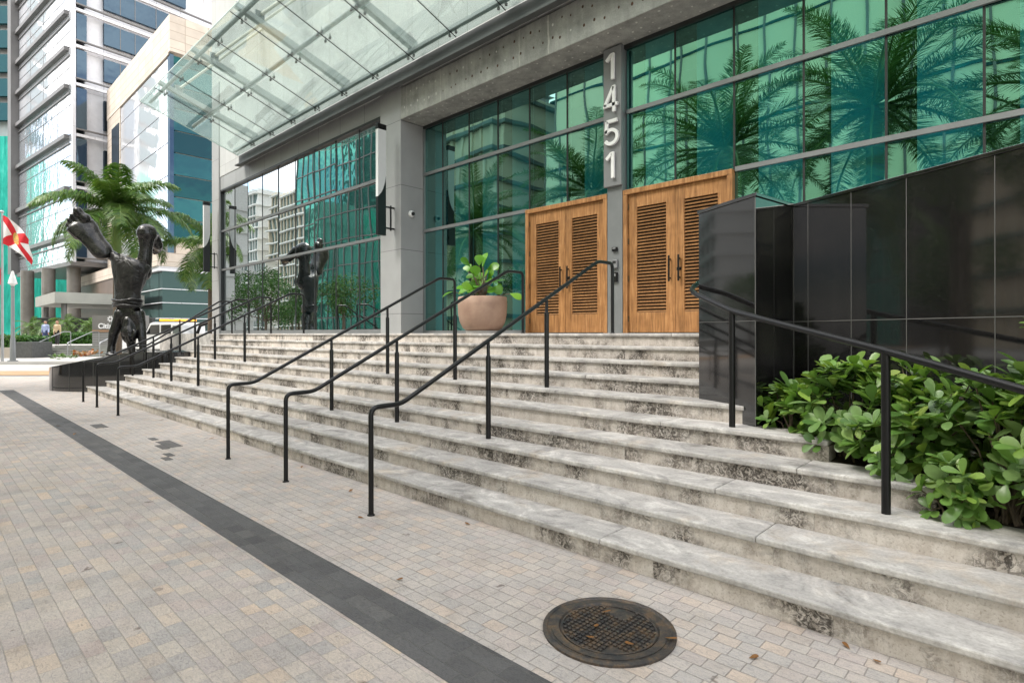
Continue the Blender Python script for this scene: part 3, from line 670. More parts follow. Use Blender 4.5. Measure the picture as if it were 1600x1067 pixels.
for (xy, ln, lb) in spots:
    mb = MB(); a = R(0, 6.28); zb = .02 if abs(xy[0]-mc.x) < .35 and abs(xy[1]-mc.y) < .3 else .006
    leaf(mb, V((*xy, zb)), V((cos(a), sin(a), .05)), V((R(-.2,.2), R(-.2,.2), 1)), ln, ln*.55, -.12)
    tag(mb.build('fallen_leaf', lm, None), lb, 'leaf', 'fallen leaves on the pavement')

# ------------------------------------------------------------------ planter on the landing
pc = V((-7.98,7.60,1.55)); pt = thing('planter', pc, 'round terracotta planter with a broad leaved bush beside the left door', 'planter')
MB().lathe([(.32,0),(.33,.05),(.001,.05)], pc, 32).build('plinth', M['concrete'], pt, smooth=30)
MB().lathe([(.31,.052),(.38,.10),(.44,.22),(.47,.38),(.478,.55),(.472,.69),(.46,.70),(.44,.695),(.43,.62),(.001,.62)], pc, 48).build('bowl', M['pot'], pt, smooth=50)
M['fig'] = leafmat('bright fig leaf', [(.10,.28,.02),(.16,.40,.035),(.07,.21,.015),(.22,.46,.05)], .35, .3)
fb = MB(); stm = MB()
for i in range(50):
    a = R(0, 6.28); el = R(.45, 1.45); ln = R(.22,.66)*(1.0 if el > .9 else .75); d = V((cos(a)*cos(el), sin(a)*cos(el), sin(el)))
    b0 = pc+V((R(-.06,.06),R(-.06,.06),.66)); b1 = b0+d*ln; stm.tube([b0,(b0+b1)/2+V((0,0,.03)),b1], .007, 5)
    dd = (d*V((1.3,1.3,.5))+V((R(-.3,.3),R(-.3,.3),R(-.5,.25)))).normalized(); nn_ = V((.3,-.75,.45))+V((R(-.6,.6),R(-.4,.4),R(-.2,.5)))
    leaf(fb, b1, dd, nn_, R(.15,.29), R(.12,.23), R(.1,.4))
for sx, sy, zz in ((-.46,-.35,.86),(.52,.22,.80)):
    b1 = pc+V((sx,sy,zz-.05)); stm.tube([pc+V((0,0,.66)), b1], .007, 5); leaf(fb, b1, V((sx,sy,-.15)), V((-.3,-.7,.7)), .24, .17, .25)
fb.build('foliage', M['fig'], pt, smooth=0); stm.build('stem', M['bark'], pt)
ch = MB()
for i in range(120):
    a, r_ = R(0,6.28), sqrt(R(0,1))*.42; ch.obox(pc+V((r_*cos(a),r_*sin(a),.62+R(0,.05))), V((R(.02,.05),R(-.03,.03),R(-.01,.02))), V((R(-.02,.02),R(.015,.03),0)), (0,0,.008))
ch.build('bark_mulch', flat('wood chip mulch', (.34,.23,.14), (.22,.14,.08), 20, .9, island=.6), pt)

# ------------------------------------------------------------------ shrubs along the granite wall
M['clusia'] = leafmat('glossy rounded leaf', [(.12,.25,.05),(.19,.35,.08),(.28,.42,.17),(.09,.19,.05),(.33,.50,.09),(.25,.38,.17),(.15,.29,.07),(.22,.38,.09),(.12,.24,.06),(.26,.41,.14),(.34,.44,.10)], .30, .24, .5)
def shrub(x, y, z, rx, ry, h, n, ls, label):
    c = V((x,y,z)); t_ = thing('shrub', c, label, 'shrub', 'rounded leaf shrubs in the granite bed')
    fo = MB(); stx = MB()
    for i in range(n):
        a = R(0, 2*pi); rr = R(.25,1)**.6; ph = R(-.75, 1.45)
        d = V((cos(a)*cos(ph)*rx, sin(a)*cos(ph)*ry, max(-.38, sin(ph))*h*.62))*rr
        tip = c+V((0,0,h*.34))+d; out = (tip-(c+V((0,0,h*.1)))).normalized()
        if i % 3 == 0: stx.tube([c+V((R(-.06,.06),R(-.06,.06),-.05)), c+V((d.x*.5,d.y*.5,h*.3+d.z*.3)), tip], [.009,.006,.004], 5)
        m_ = random.randint(5, 8); ax = (out+V((R(-.3,.3),R(-.3,.3),R(0,.5)))).normalized()
        e1 = ax.cross(V((.3,.2,1))).normalized(); e2 = ax.cross(e1); sz = ls*R(.75,1.2)
        for j in range(m_):
            an = 2*pi*j/m_*1.0+R(-.3,.3)+i; up = R(.15,.9); dd = (e1*cos(an)+e2*sin(an))*(1-up*.45)+ax*up
            leaf(fo, tip+ax*R(-.03,.03), dd, ax*1.0-dd*.4+V((0,0,.25)), sz*R(.75,1.15), sz*R(.44,.60), R(.0,.28))
    fo.build('foliage', M['clusia'], t_, smooth=0); stx.build('branch', M['bark'], t_)
shrub(-1.55,4.95,.66,.28,.25,.50,46,.125, 'smallest rounded leaf shrub beside the corner of the granite wall')
shrub(-1.10,4.82,.61,.40,.34,.78,84,.135, 'rounded leaf shrub just left of the front rail post')
shrub(-.62,4.62,.55,.42,.36,.86,95,.128, 'rounded leaf shrub right behind the front rail post')
shrub(-.18,4.40,.50,.42,.36,.90,92,.13, 'rounded leaf shrub above the ground spotlight')
shrub(.30,4.16,.47,.48,.36,1.62,112,.13, 'tallest rounded leaf shrub at the right edge of the photo')
shrub(-.42,4.22,.42,.24,.22,.40,20,.10, 'low rounded leaf shrub spilling over the end of a step')
sl = V((-.02,3.98,.40)); so = thing('ground_spotlight', sl, 'small black spotlight on a stake in the planting bed', 'spotlight')
MB().lathe([(.055,0),(.055,.012),(.014,.02),(.012,.075)], sl, 16).build('stake', M['steelg'], so, smooth=40)
MB().tube([sl+V((-.03,.0,.085)), sl+V((-.01,.0,.10)), sl+V((.05,.03,.17))], [.036,.042,.05], 16).build('lamp_head', M['black'], so, smooth=40)
# ------------------------------------------------------------------ statue plinth and statue
t = NT('dark bronze'); q = t.coord('Pos'); n1_ = t.noise(q, 6, 6, .6, .5); n2_ = t.noise(q, 2.0, 4)
cl = t.ramp(n1_, [(.3, (.014,.014,.0145)), (.6, (.035,.034,.033)), (.8, (.09,.087,.083))])
M['bronze'] = t.done(t.pbr(col=cl, rough=t.math('MULTIPLY_ADD', n1_, .20, .10), metal=.5, spec=.7, nor=t.bump(n1_, .25, .03)))
t = NT('wrinkled bronze cloth'); q = t.coord('Pos', (1,1,.8)); n1_ = t.noise(q, 3.2, 3, .5, 1.6)
M['bronze_cloth'] = t.done(t.pbr(col=t.ramp(n1_, [(.3, (.010,.010,.011)), (.7, (.035,.034,.033))]), rough=.36, metal=.4, spec=.6, nor=t.bump(n1_, .7, .08)))
out_ = [(-19.95,2.58),(-19.35,2.78),(-18.75,3.18),(-18.1,3.62),(-17.55,4.12),(-17.15,4.65),(-16.98,5.15),(-17.1,5.6),(-17.5,6.24),(-18.3,7.1),(-19.8,7.5),(-21.5,7.2),(-22.3,6.2),(-22.5,4.9),(-22.0,3.6),(-21.1,2.8)]
def smooth_closed(p, it=2):
    for _ in range(it):
        q = []
        for i in range(len(p)):
            a, b = V(p[i]), V(p[(i+1)%len(p)]); q += [a*.75+b*.25, a*.25+b*.75]
        p = q
    return [tuple(x) for x in p]
pp = smooth_closed(out_, 2)
ph = thing('statue_plinth', (-19.7,5,0), 'low curved plinth of polished black granite under the bronze statue', 'plinth')
def ptop(x, y): return .58+.48*max(0, min(1, (y-2.6)/1.6*.5+(x+20.5)/3.2*.62))
k = len(pp); mb = MB(); pin = [V((-19.7,5.05)).lerp(V(p), .80) for p in pp]
mb.add([(x,y,-.01) for x,y in pp]+[(x,y,ptop(x,y)) for x,y in pp], [(i,(i+1)%k,k+(i+1)%k,k+i) for i in range(k)]); mb.build('plinth_wall', M['granite'], ph, smooth=40)
mb = MB(); mb.add([(x*1,y,ptop(x,y)+.001) for x,y in pp]+[(p.x,p.y,ptop(p.x,p.y)+.03) for p in pin], [(i,(i+1)%k,k+(i+1)%k,k+i) for i in range(k)]); mb.build('coping', M['granite'], ph, smooth=40)
mb = MB(); mb.poly([(p.x,p.y,ptop(p.x,p.y)+.029) for p in pin]); mb.build('plinth_top', M['granite'], ph)
gg = MB()
for i in range(0, k, 4):
    x, y = pp[i]; d = (V((x,y))-V((-19.7,5.05))).normalized(); tt = V((-d.y,d.x))
    gg.obox((x+d.x*.002-tt.x*.004, y+d.y*.002-tt.y*.004, .0), (tt.x*.008,tt.y*.008,0), (d.x*.004,d.y*.004,0), (0,0,ptop(x,y)-.01))
gg.build('grout_line', M['grout'], ph)

SO = L(-12.74, 18.9)                       # statue stands here, seen along photo column 200
aR, aB = V((s_, c_, 0)), -V((SO.x, SO.y, 0)).normalized()   # sideways, towards the steps
def Q(zx, zy, d=0): return SO + aR*((zx-450)*.00517) + aB*d + V((0, 0, 6.04-.005173*zy))
sx_ = thing('statue', SO+V((0,0,1.0)), 'huge black bronze statue of a figure in a handstand, bare feet in the air', 'statue')
b = MB(); k_ = .00517
# near foot, sole towards the plaza
path_ = [((146,172),80,40,.15,.10),((180,209),76,44,.17,.08),((210,244),66,44,.18,.04),((246,290),60,46,.20,.02),((282,332),62,52,.24,.0),((292,344),58,52,.26,-.04)]
ax_ = V((.68,0,.73)); ax3 = (aR*.66-V((0,0,.75))).normalized(); px3 = aB.cross(ax3).normalized(); rm = Matrix((ax3, px3, aB)).transposed()
for q in range(len(path_)-1):
    (c0,w0,l0,t0,d0),(c1,w1,l1,t1,d1) = path_[q], path_[q+1]
    for e in range(4):
        f = e/4; b.ball(Q(c0[0]*(1-f)+c1[0]*f, c0[1]*(1-f)+c1[1]*f, d0*(1-f)+d1*f), 1, ((l0*(1-f)+l1*f)*k_, (w0*(1-f)+w1*f)*k_, t0*(1-f)+t1*f), 22, rm)
b.ball(Q(292,344,-.04), 1, (52*k_, 58*k_, .26), 22, rm)
b.chain([(Q(305,345,-.12), 48*k_), (Q(345,358,-.24), 33*k_), (Q(385,390,-.26), 37*k_), (Q(420,470,-.20), 56*k_)])
for (x,y), r in (((134,88),26),((100,118),18),((80,146),17),((70,176),16),((76,208),15)):
    b.chain([(Q(x,y,.20), r*k_), (Q(x+22,y+24,.13), r*k_*.9), (Q(x+48,y+44,.10), r*k_*1.2)]); 
b.ball(Q(130,84,.17), 27*k_, (1,1,.9))
# far leg and foot
b.chain([(Q(535,470,-.05), 62*k_), (Q(558,400,.0), 42*k_), (Q(567,320,.02), 37*k_), (Q(571,250,.0), 50*k_)])
b.chain([(Q(572,225,.02), 60*k_), (Q(610,235,-.3), 42*k_), (Q(645,285,-.62), 34*k_), (Q(655,300,-.9), 26*k_)])
for i, (x, y) in enumerate(((678,296),(668,312),(655,322),(642,330),(628,332))): b.chain([(Q(x-16,y-18,-.8), 12*k_), (Q(x,y,-.95), 11*k_)])
# hips, trunk, shoulders, arms
for (x,y), rx, rd in (((450,470),105,72),((455,540),92,68),((446,610),78,56),((446,680),82,52),((452,725),78,48),((458,760),64,42)):
    b.ball(Q(x,y), k_, (1,1,1)) if 0 else b.add(*(lambda mm: (mm.v, mm.f))(MB().ball(Q(x,y), 1, (rx*k_, rd*k_, 60*k_), 18, Matrix((aR, aB, (0,0,1))).transposed())))
b.chain([(Q(412,745), 46*k_), (Q(388,800), 36*k_), (Q(358,868,.04), 30*k_), (Q(345,945,.05), 23*k_), (Q(342,990,.06), 25*k_)])
b.chain([(Q(512,745), 44*k_), (Q(533,810), 30*k_), (Q(540,890,.03), 26*k_), (Q(546,955,.04), 21*k_), (Q(545,992,.05), 24*k_)])
for hx in (342, 545):
    for i in range(5): b.chain([(Q(hx-22+i*11,990,.08), 11*k_), (Q(hx-28+i*14,1000,.22+(.05 if 0<i<4 else 0)), 9*k_)])
# head between the arms
b.chain([(Q(460,790,.06), 40*k_), (Q(462,835,.10), 44*k_)])
b.ball(Q(460,855,.14), 49*k_, (1,1,1)); b.ball(Q(418,855,.1), 12*k_); b.ball(Q(502,855,.1), 12*k_)
b.chain([(Q(468,905,.12), 30*k_), (Q(470,950,.10), 24*k_), (Q(474,992,.10), 20*k_)])
b.build('body', M['bronze'], sx_, remesh=.028, sm=4)
# loose shorts
ns = 40; secs = [(366,400,74,.32,-.12),(385,452,118,.42,-.06),(425,470,134,.50,0),(480,466,114,.50,0),(540,460,104,.46,0),(600,449,84,.36,0),(640,446,86,.36,0),(662,446,93,.39,0),(672,446,84,.34,0)]
sh = MB()
for si, (zy, zx, hw, hd, dd) in enumerate(secs):
    for j in range(ns):
        an = 2*pi*j/ns; wr_ = 1+.05*sin(an*5+zy*.05)+.035*sin(an*9-zy*.09)
        yy = zy + (26*cos(an) if si < 3 else 0)*(1 if si < 2 else .6) + (8*sin(an*7) if si == 0 else 0)
        sh.v.append(Q(zx+hw*cos(an)*wr_, yy, hd*sin(an)*wr_+dd))
for i in range(len(secs)-1):
    for j in range(ns): sh.f.append((i*ns+j, i*ns+(j+1)%ns, (i+1)*ns+(j+1)%ns, (i+1)*ns+j))
sh.f.append(tuple(range(ns)))
so_ = sh.build('shorts', M['bronze_cloth'], sx_, smooth=0)
sb_ = so_.modifiers.new('sub', 'SUBSURF'); sb_.levels = 1; sb_.render_levels = 1
bl = MB()
for zy, hw, hd in ((655,95,.40),(672,91,.38),(690,93,.38)):
    bl.tube([Q(446+hw*cos(2*pi*j/36), zy+5*sin(2*pi*j/36*3+zy), hd*sin(2*pi*j/36)) for j in range(37)], .042, 8, False)
bl.build('waistband', M['bronze_cloth'], sx_, smooth=0)
hr = MB()
for i in range(44):
    a, e = R(0,6.28), R(-.2,1.3); p0 = Q(460,855,.14); d = aR*cos(a)*cos(e)+aB*sin(a)*cos(e)-V((0,0,sin(e)))
    hr.chain([(p0+d*.22, .045), (p0+d*.26+V((0,0,-.06)), .04), (p0+d*.24+V((0,0,-.15)), .026)])
hr.build('hair', M['bronze'], sx_, remesh=.022, sm=3)
# flowers left on the plinth rim
fl = thing('flower_bouquet', L(-12.6,16.8,.86), 'orange and white flowers lying on the rim of the black plinth', 'flowers')
pe = MB(); gl = MB()
for i in range(70):
    p = L(R(-12.85,-12.25), R(16.6,17.0), .88+R(0,.14)); leaf(pe, p, V((R(-1,1),R(-1,1),R(.1,1))), V((R(-1,1),R(-1,1),1)), .10, .07)
for i in range(60):
    p = L(R(-13.25,-12.75), R(16.4,16.8), .82+R(0,.09)); leaf(gl, p, V((R(-1,1),R(-1,1),R(.1,.6))), V((R(-1,1),R(-1,1),1)), .14, .05)
pe.build('petals', leafmat('orange petals', [(.6,.18,.04),(.7,.5,.35),(.55,.12,.05)], .6, .2), fl); gl.build('leaves', leafmat('bouquet leaves', [(.2,.35,.12),(.5,.6,.45)], .6, .2), fl)

# ------------------------------------------------------------------ palms
M['palm'] = leafmat('palm leaflet', [(.05,.12,.022),(.085,.19,.035),(.12,.24,.05),(.20,.27,.07)], .40, .22)
M['dpalm'] = leafmat('date palm leaflet', [(.06,.13,.04),(.10,.19,.06),(.15,.23,.08)], .5, .22)
M['crownshaft'] = flat('green crownshaft', (.12,.20,.05), (.17,.26,.07), 3, .45)
def frond(mb, stem, base, az, el, ln, droop, n, ll, w, hang=.5, curl=0):
    d = V((cos(az),sin(az),0)); pts = []; p = V(base); e = el; N = 14
    for i in range(N+1):
        pts.append(p.copy()); p = p + (d*cos(e)+V((0,0,sin(e))))*(ln/N); e -= droop/N*(.5+i/N)
    stem.tube(pts, [.035*(1-.85*i/N)*ln/2.5 for i in range(N+1)], 5, False)
    side = V((-sin(az),cos(az),0))
    for i in range(n):
        t_ = .10+.90*(i+R(-.3,.3))/n; t_ = max(.08, min(.999, t_)); q = t_*N; j = min(N-1, int(q)); c = pts[j].lerp(pts[j+1], q-j); tg = (pts[j+1]-pts[j]).normalized()
        l_ = ll*(sin(pi*min(1,(t_*.82+.16)))**.6)*R(.85,1.1)
        for sg in (-1, 1):
            dd = (side*sg*R(.75,1.0)+tg*R(.35,.75)+V((0,0,R(-.1,.35)))).normalized(); a = c; m1 = a+dd*l_*.5; m2 = a+dd*l_-V((0,0,hang*l_*R(.6,1.2)))
            wv = tg*w*R(.8,1.2)
            mb.add([a-wv*.3,a+wv*.3,m1+wv*.5+V((0,0,-.1*hang*l_)),m1-wv*.5+V((0,0,-.1*hang*l_)),m2], [(0,1,2,3),(3,2,4)])
def palm(name, base, h, ln, nf, label, cat, group, mat, r=.22, ll=.55, w=.04, shaft=True, hang=.55, nl=60, els=(-.5,1.35), droop=1.5):
    t_ = thing(name, base, label, cat, group); base = V(base); top = base+V((R(-.1,.1)*h*.1,0,h))
    tk = MB(); n = 14; tk.tube([base.lerp(top, i/n) for i in range(n+1)], [r*(1.25 if i == 0 else 1.0-.25*i/n+(.02 if i % 2 else 0)) for i in range(n+1)], 14)
    tk.build('trunk', M['bark'], t_, smooth=50)
    if shaft: MB().tube([top-V((0,0,.9)),top-V((0,0,.7)),top+V((0,0,.2)),top+V((0,0,ln*.42))], [r*.80,r*.95,r*.82,r*.35], 12).build('crownshaft', M['crownshaft'], t_, smooth=50); top = top+V((0,0,ln*.36))
    fr = MB(); stx = MB()
    for i in range(nf):
        az = i*2.39996+R(-.2,.2); f = (i+.5)/nf; el = els[1]+(els[0]-els[1])*f**.9
        frond(fr, stx, top+V((0,0,R(-.1,.1))), az, el+R(-.1,.1), ln*R(.85,1.1), droop*R(.8,1.15), nl, ll, w, hang)
    fr.build('fronds', M[mat], t_); stx.build('frond_stem', M['crownshaft'], t_, smooth=60); return t_
pl_ = W(183, 26.5)
palm('royal_palm', (pl_.x,pl_.y,0), 6.0, 3.3, 22, 'tall royal palm rising directly behind the bronze statue', 'palm tree', 'royal palms beside the street', 'palm', .19, .86, .05, True, .55, 130, (-.45,1.35), 1.5)
pl_ = W(330, 30.5)
palm('royal_palm', (pl_.x,pl_.y,0), 5.2, 2.9, 14, 'royal palm half hidden by the corner column of the green glass building', 'palm tree', 'royal palms beside the street', 'palm', .19, .84, .05, True, .55, 120, (-.65,1.35), 1.55)
GP = 'pygmy date palms by the terrace steps'
for u, Z, h, lb in ((50,45,2.3,'pygmy date palm behind the person in the blue shirt, leftmost of four'),(78,44,2.2,'pygmy date palm just left of the person in the tan top'),(104,46,2.6,'pygmy date palm behind the terrace handrail, right of the person in the tan top'),(140,45,2.4,'pygmy date palm left of the grey bank sign')):
    b0 = W(u, Z, .7); palm('pygmy_date_palm', b0, h-.9, 1.5, 15, lb, 'palm tree', GP, 'palm', .10, .34, .035, False, .35, 30, (-.7,1.2), 1.5)

# ------------------------------------------------------------------ terrace with steps, rails, hedges across the street
M['dgran'] = flat('grey granite block', (.055,.058,.056), (.09,.092,.09), 8, .5)
M['gstep'] = flat('grey green stone step', (.16,.165,.15), (.22,.225,.205), 3, .75)
M['steel'] = flat('brushed steel tube', (.45,.46,.47), (.38,.39,.4), 3, .3, metal=.8)
M['hedge'] = leafmat('hedge leaf', [(.03,.10,.015),(.055,.16,.02),(.09,.22,.03)], .5, .2)
ts = thing('terrace_steps', L(-28,36.5), 'short flight of grey stone steps where two people are walking', 'steps')
for i in range(5): MB().obox(L(-29.8,35.6+.38*i,.10+.135*i-.12), L(-25.0,36)-L(-29.8,36), L(0,.38*(6-i))-L(0,0), (0,0,.255)).build('tread', M['gstep'], ts, bevel=.01)
struct('terrace', MB().obox(L(-60,37.55,0), L(-14,37.5)-L(-60,37.5), L(0,70)-L(0,37.5), (0,0,.755)), M['concrete'])
def terr_rail(x, label):
    r_ = thing('terrace_handrail', L(x,35.6), label, 'handrail', 'steel handrails on the terrace steps'); m_ = MB()
    m_.tube(fillet([L(x,35.5,.1),L(x,35.5,.98),L(x,37.6,1.68),L(x,38.2,1.68),L(x,38.2,.75)],.1), .03, 8); m_.build('rail_tube', M['steel'], r_, smooth=50)
for x, lb in ((-29.6,'steel handrail at the outer end of the terrace steps'),(-27.7,'steel handrail halfway along the terrace steps'),(-25.7,'steel handrail beside the grey bank sign')): terr_rail(x, lb)
def hedge(x0, x1, Z0, Z1, z0, h, n, label):
    t_ = thing('hedge', L((x0+x1)/2,(Z0+Z1)/2,z0), label, 'hedge'); mb = MB()
    for i in range(n):
        f = random.choice((0,0,1)); x = R(x0,x1); Z = R(Z0,Z1) if f else Z0+abs(random.gauss(0,.12)); z = z0+(R(0,h) if not f else h*R(.75,1.03))
        z += .05*sin(x*3)+.03*sin(x*7.1); d = V((R(-1,1),R(-1,1),R(-.3,1))); leaf(mb, L(x,Z,z), d, V((R(-1,1),R(-1,1),.8))+aB, R(.10,.17), R(.06,.10), .1, seg=3)
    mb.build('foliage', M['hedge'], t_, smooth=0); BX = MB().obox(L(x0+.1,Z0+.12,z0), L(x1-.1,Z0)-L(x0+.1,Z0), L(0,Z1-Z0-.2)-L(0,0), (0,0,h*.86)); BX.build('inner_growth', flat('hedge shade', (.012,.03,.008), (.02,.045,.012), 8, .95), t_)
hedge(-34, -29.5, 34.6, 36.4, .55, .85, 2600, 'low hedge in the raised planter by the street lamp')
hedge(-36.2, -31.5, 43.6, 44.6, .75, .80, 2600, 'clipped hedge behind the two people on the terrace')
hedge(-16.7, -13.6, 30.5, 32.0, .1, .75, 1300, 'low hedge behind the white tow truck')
pw = thing('raised_planter', L(-32,34.3), 'pale stone planter wall with a grey granite end block', 'planter')
MB().obox(L(-40,34.2,0), L(-29.7,34.2)-L(-40,34.2), L(0,.35)-L(0,0), (0,0,.72)).build('wall_panel', flat('pale stone wall', (.42,.37,.31), (.36,.32,.27), 2, .8), pw)
MB().obox(L(-29.7,33.95,0), L(-28.6,34)-L(-29.7,34), L(0,1.5)-L(0,0), (0,0,1.05)).build('end_block', M['dgran'], pw, bevel=.02)
gwl = thing('garden_wall', L(-35,47,.7), 'dark granite garden wall behind the pygmy palms', 'wall')
MB().obox(L(-40,47.4,.7), L(-30,47.4)-L(-40,47.4), L(0,.5)-L(0,0), (0,0,2.1)).build('wall_panel', flat('dark garden granite', (.03,.031,.03), (.05,.05,.048), 4, .35), gwl)
MB().obox(L(-40.02,47.36,2.8), L(-29.98,47.4)-L(-40,47.4), L(0,.6)-L(0,0), (0,0,.08)).build('coping', M['dgran'], gwl)
# bank sign
bs = thing('bank_sign', L(-26.8,39,.75), 'grey stone monument sign with a white sun emblem and the word Citizens', 'sign')
sx0, sx1, sZ = -28.45, -25.1, 38.6
MB().obox(L(sx0,sZ,.6), L(sx1,sZ)-L(sx0,sZ), L(0,.8)-L(0,0), (0,0,1.05)).build('base_block', panelmat('striped grey stone', (.17,.17,.165), 3, .16, (s_,c_), (.30,.30,.29), .03, .6, .25), bs)
MB().obox(L(sx0,sZ-.03,1.66), L(sx1,sZ)-L(sx0,sZ), L(0,.8)-L(0,0), (0,0,.14)).build('trim', flat('copper trim', (.33,.20,.12)), bs)
MB().obox(L(sx0,sZ,1.81), L(sx1,sZ)-L(sx0,sZ), L(0,.8)-L(0,0), (0,0,.98)).build('sign_panel', flat('grey sign panel', (.135,.13,.12), (.16,.155,.145), 2, .5), bs)
wl = flat('white lettering', (.8,.8,.8), rough=.5)
glyph('Citizens', .36, .03, wl, 'lettering', bs, L(sx0+.42,sZ-.03,1.90), .012, atan2(c_, s_), 'LEFT')
em = MB(); ec = L(sx0+1.25,sZ-.03,2.54)
for i in range(8):
    a = i*pi/4+pi/8; d = aR*cos(a)+V((0,0,sin(a))); e = aR*cos(a+pi/2)+V((0,0,sin(a+pi/2)))
    em.obox(ec+d*.08-e*.04, e*.08, d*.12, aB*.03)
em.build('emblem', wl, bs)
# street lamp
lp = L(-25.9,29.55,.1); sl_ = thing('street_lamp', lp, 'grey street lamp with a conical head on the far pavement', 'street lamp')
MB().lathe([(.22,0),(.22,.06),(.13,.08),(.11,1.2),(.085,1.25),(.075,3.9),(.05,3.95)], lp, 16).build('pole', M['alu'], sl_, smooth=40)
MB().lathe([(.05,3.9),(.12,4.0),(.20,4.05),(.12,4.4),(.04,4.7),(.001,4.72)], lp, 16).build('lamp_head', M['white'], sl_, smooth=40)
# flags
def flag(u, Z, ztop, label, mat, w, h, curl):
    b0 = W(u, Z, .1); t_ = thing('flagpole', b0, label, 'flagpole', 'flags beside the street')
    MB().tube([b0, V((b0.x,b0.y,ztop))], [.07,.045], 12).build('pole', M['steel'], t_, smooth=50); MB().ball((b0.x,b0.y,ztop+.06), .09).build('finial', M['steel'], t_, smooth=0)
    nx, ny = 26, 18; mb = MB(); uv = []
    for j in range(ny+1):
        for i in range(nx+1):
            a, c2 = i/nx, j/ny; sag = a**1.3*h*.85+.30*a*(1-c2)*h*0
            x = a*w*.72; p = V((b0.x,b0.y,ztop-.12-c2*h*(1-.12*a)-sag)) + aR*(x+.05+.10*sin(c2*5+a*4)*a) + aB*(.22*sin(a*9+c2*2.5+curl)*min(1,a*3))
            mb.v.append(p); uv.append((a, 1-c2))
    mb.f = [(j*(nx+1)+i, j*(nx+1)+i+1, (j+1)*(nx+1)+i+1, (j+1)*(nx+1)+i) for j in range(ny) for i in range(nx)]
    mb.build('flag', mat, t_, smooth=0, uv=uv); return t_
t = NT('red saltire flag'); uvn = t.n('TexCoord').outputs['UV']; sp_ = t.n('SeparateXYZ', {0: uvn}); ux, uy = sp_.outputs[0], sp_.outputs[1]
d1 = t.math('LESS_THAN', t.math('ABSOLUTE', t.math('SUBTRACT', ux, uy)), .19); d2_ = t.math('LESS_THAN', t.math('ABSOLUTE', t.math('SUBTRACT', t.math('ADD', ux, uy), 1.0)), .19)
cc_ = t.mixc(t.math('MAXIMUM', d1, d2_), (.78,.76,.75), (.60,.02,.03))
rr = t.math('SQRT', t.math('ADD', t.math('POWER', t.math('MULTIPLY', t.math('SUBTRACT', ux, .5), 1.5), 2.0), t.math('POWER', t.math('SUBTRACT', uy, .5), 2.0)))
seal = t.ramp(t.noise(uvn, 14, 3), [(.4, (.45,.18,.03)), (.5, (.65,.42,.10)), (.62, (.25,.28,.12))])
cc_ = t.mixc(t.math('LESS_THAN', rr, .21), cc_, seal); M['flag'] = t.done(t.pbr(col=cc_, rough=.8))
flag(3.5, 30, 7.9, 'white flag with a red saltire and a yellow seal on a steel pole', M['flag'], 2.0, 1.5, .3)
M['redflag'] = flat('red flag cloth', (.55,.015,.03), (.48,.01,.025), 3, .8)
flag(-54, 31, 7.2, 'plain red flag mostly outside the left edge of the photo', M['redflag'], 2.6, 1.7, 1.2)

# ------------------------------------------------------------------ two walkers
SK = flat('skin', (.42,.24,.16), (.36,.20,.13), 6, .5)
def walker(x, Z, z, shirt, trous, hair, label, ph, w=1.0):
    o = L(x, Z, z); t_ = thing('person', o, label, 'person', 'people walking on the terrace')
    def q(a, d, h): return o + aR*a*w + aB*d + V((0,0,h))
    def q2(pts): return [(q(*p), r) for p, r in pts]
    b = MB(); st_ = .20*ph
    b.ball(q(0,.02,1.60), .098, (.86,.98,1.18)); b.ball(q(0,.125,1.585), .022); b.chain(q2([((0,0,1.52),.052),((0,-.01,1.40),.062),((0,0,1.2),.11),((0,0,.95),.11)]))
    for sg in (-1, 1):
        b.ball(q(sg*.092,.01,1.60), .022); b.chain(q2([((sg*.18,0,1.38),.055),((sg*.225,-.03*sg*ph,1.12),.042),((sg*.235,.06*sg*ph+.06,.86),.034),((sg*.235,.08*sg*ph+.08,.79),.030)]))
        for f in range(4): b.chain(q2([((sg*.235+(f-1.5)*.012,.09+.08*sg*ph+(f-1.5)*.014,.76),.011),((sg*.235+(f-1.5)*.012,.10+.08*sg*ph+(f-1.5)*.014,.70+.006*abs(f-1.5)),.009)]))
        b.chain(q2([((sg*.215,.10+.08*sg*ph,.79),.013),((sg*.205,.13+.08*sg*ph,.74),.010)]))
        b.chain(q2([((sg*.09,0,.92),.085),((sg*.095,-st_*sg*.5+.03,.50),.058),((sg*.095,-st_*sg,.08),.042)]))
    b.build('body', SK, t_, remesh=.014, sm=2)
    s2 = MB().chain(q2([((0,-.005,1.43),.075),((0,0,1.30),.155),((0,0,1.12),.150),((0,0,.97),.150)]))
    for sg in (-1,1):
        s2.chain(q2([((sg*.10,0,1.39),.085),((sg*.185,0,1.37),.075),((sg*.226,-.03*sg*ph,1.12),.062),((sg*.236,.05*sg*ph+.05,.90),.050)]))
    s2.build('shirt', shirt, t_, remesh=.018, sm=3)
    s3 = MB()
    for sg in (-1,1): s3.chain(q2([((sg*.07,0,.98),.125),((sg*.09,0,.85),.108),((sg*.097,-st_*sg*.5+.03,.50),.080),((sg*.097,-st_*sg,.09),.066)]))
    s3.build('trousers', trous, t_, remesh=.018, sm=3)
    for sg in (-1,1):
        MB().chain(q2([((sg*.098,-st_*sg-.03,.045),.045),((sg*.10,-st_*sg+.13,.035),.036)])).build('shoe', flat('dark brown shoe', (.10,.04,.025), rough=.5), t_, remesh=.014, sm=2)
    MB().ball(q(0,-.012,1.645), .104, (.92,1.0,1.0)).ball(q(0,-.04,1.60), .095).build('hair', hair, t_, remesh=.014, sm=2)
walker(-33.5,40.9,.755, flat('pale blue shirt cloth', (.36,.43,.66)), flat('navy trousers', (.03,.05,.14)), flat('dark hair', (.03,.022,.018)), 'person in a pale blue shirt and navy trousers walking on the terrace', 1)
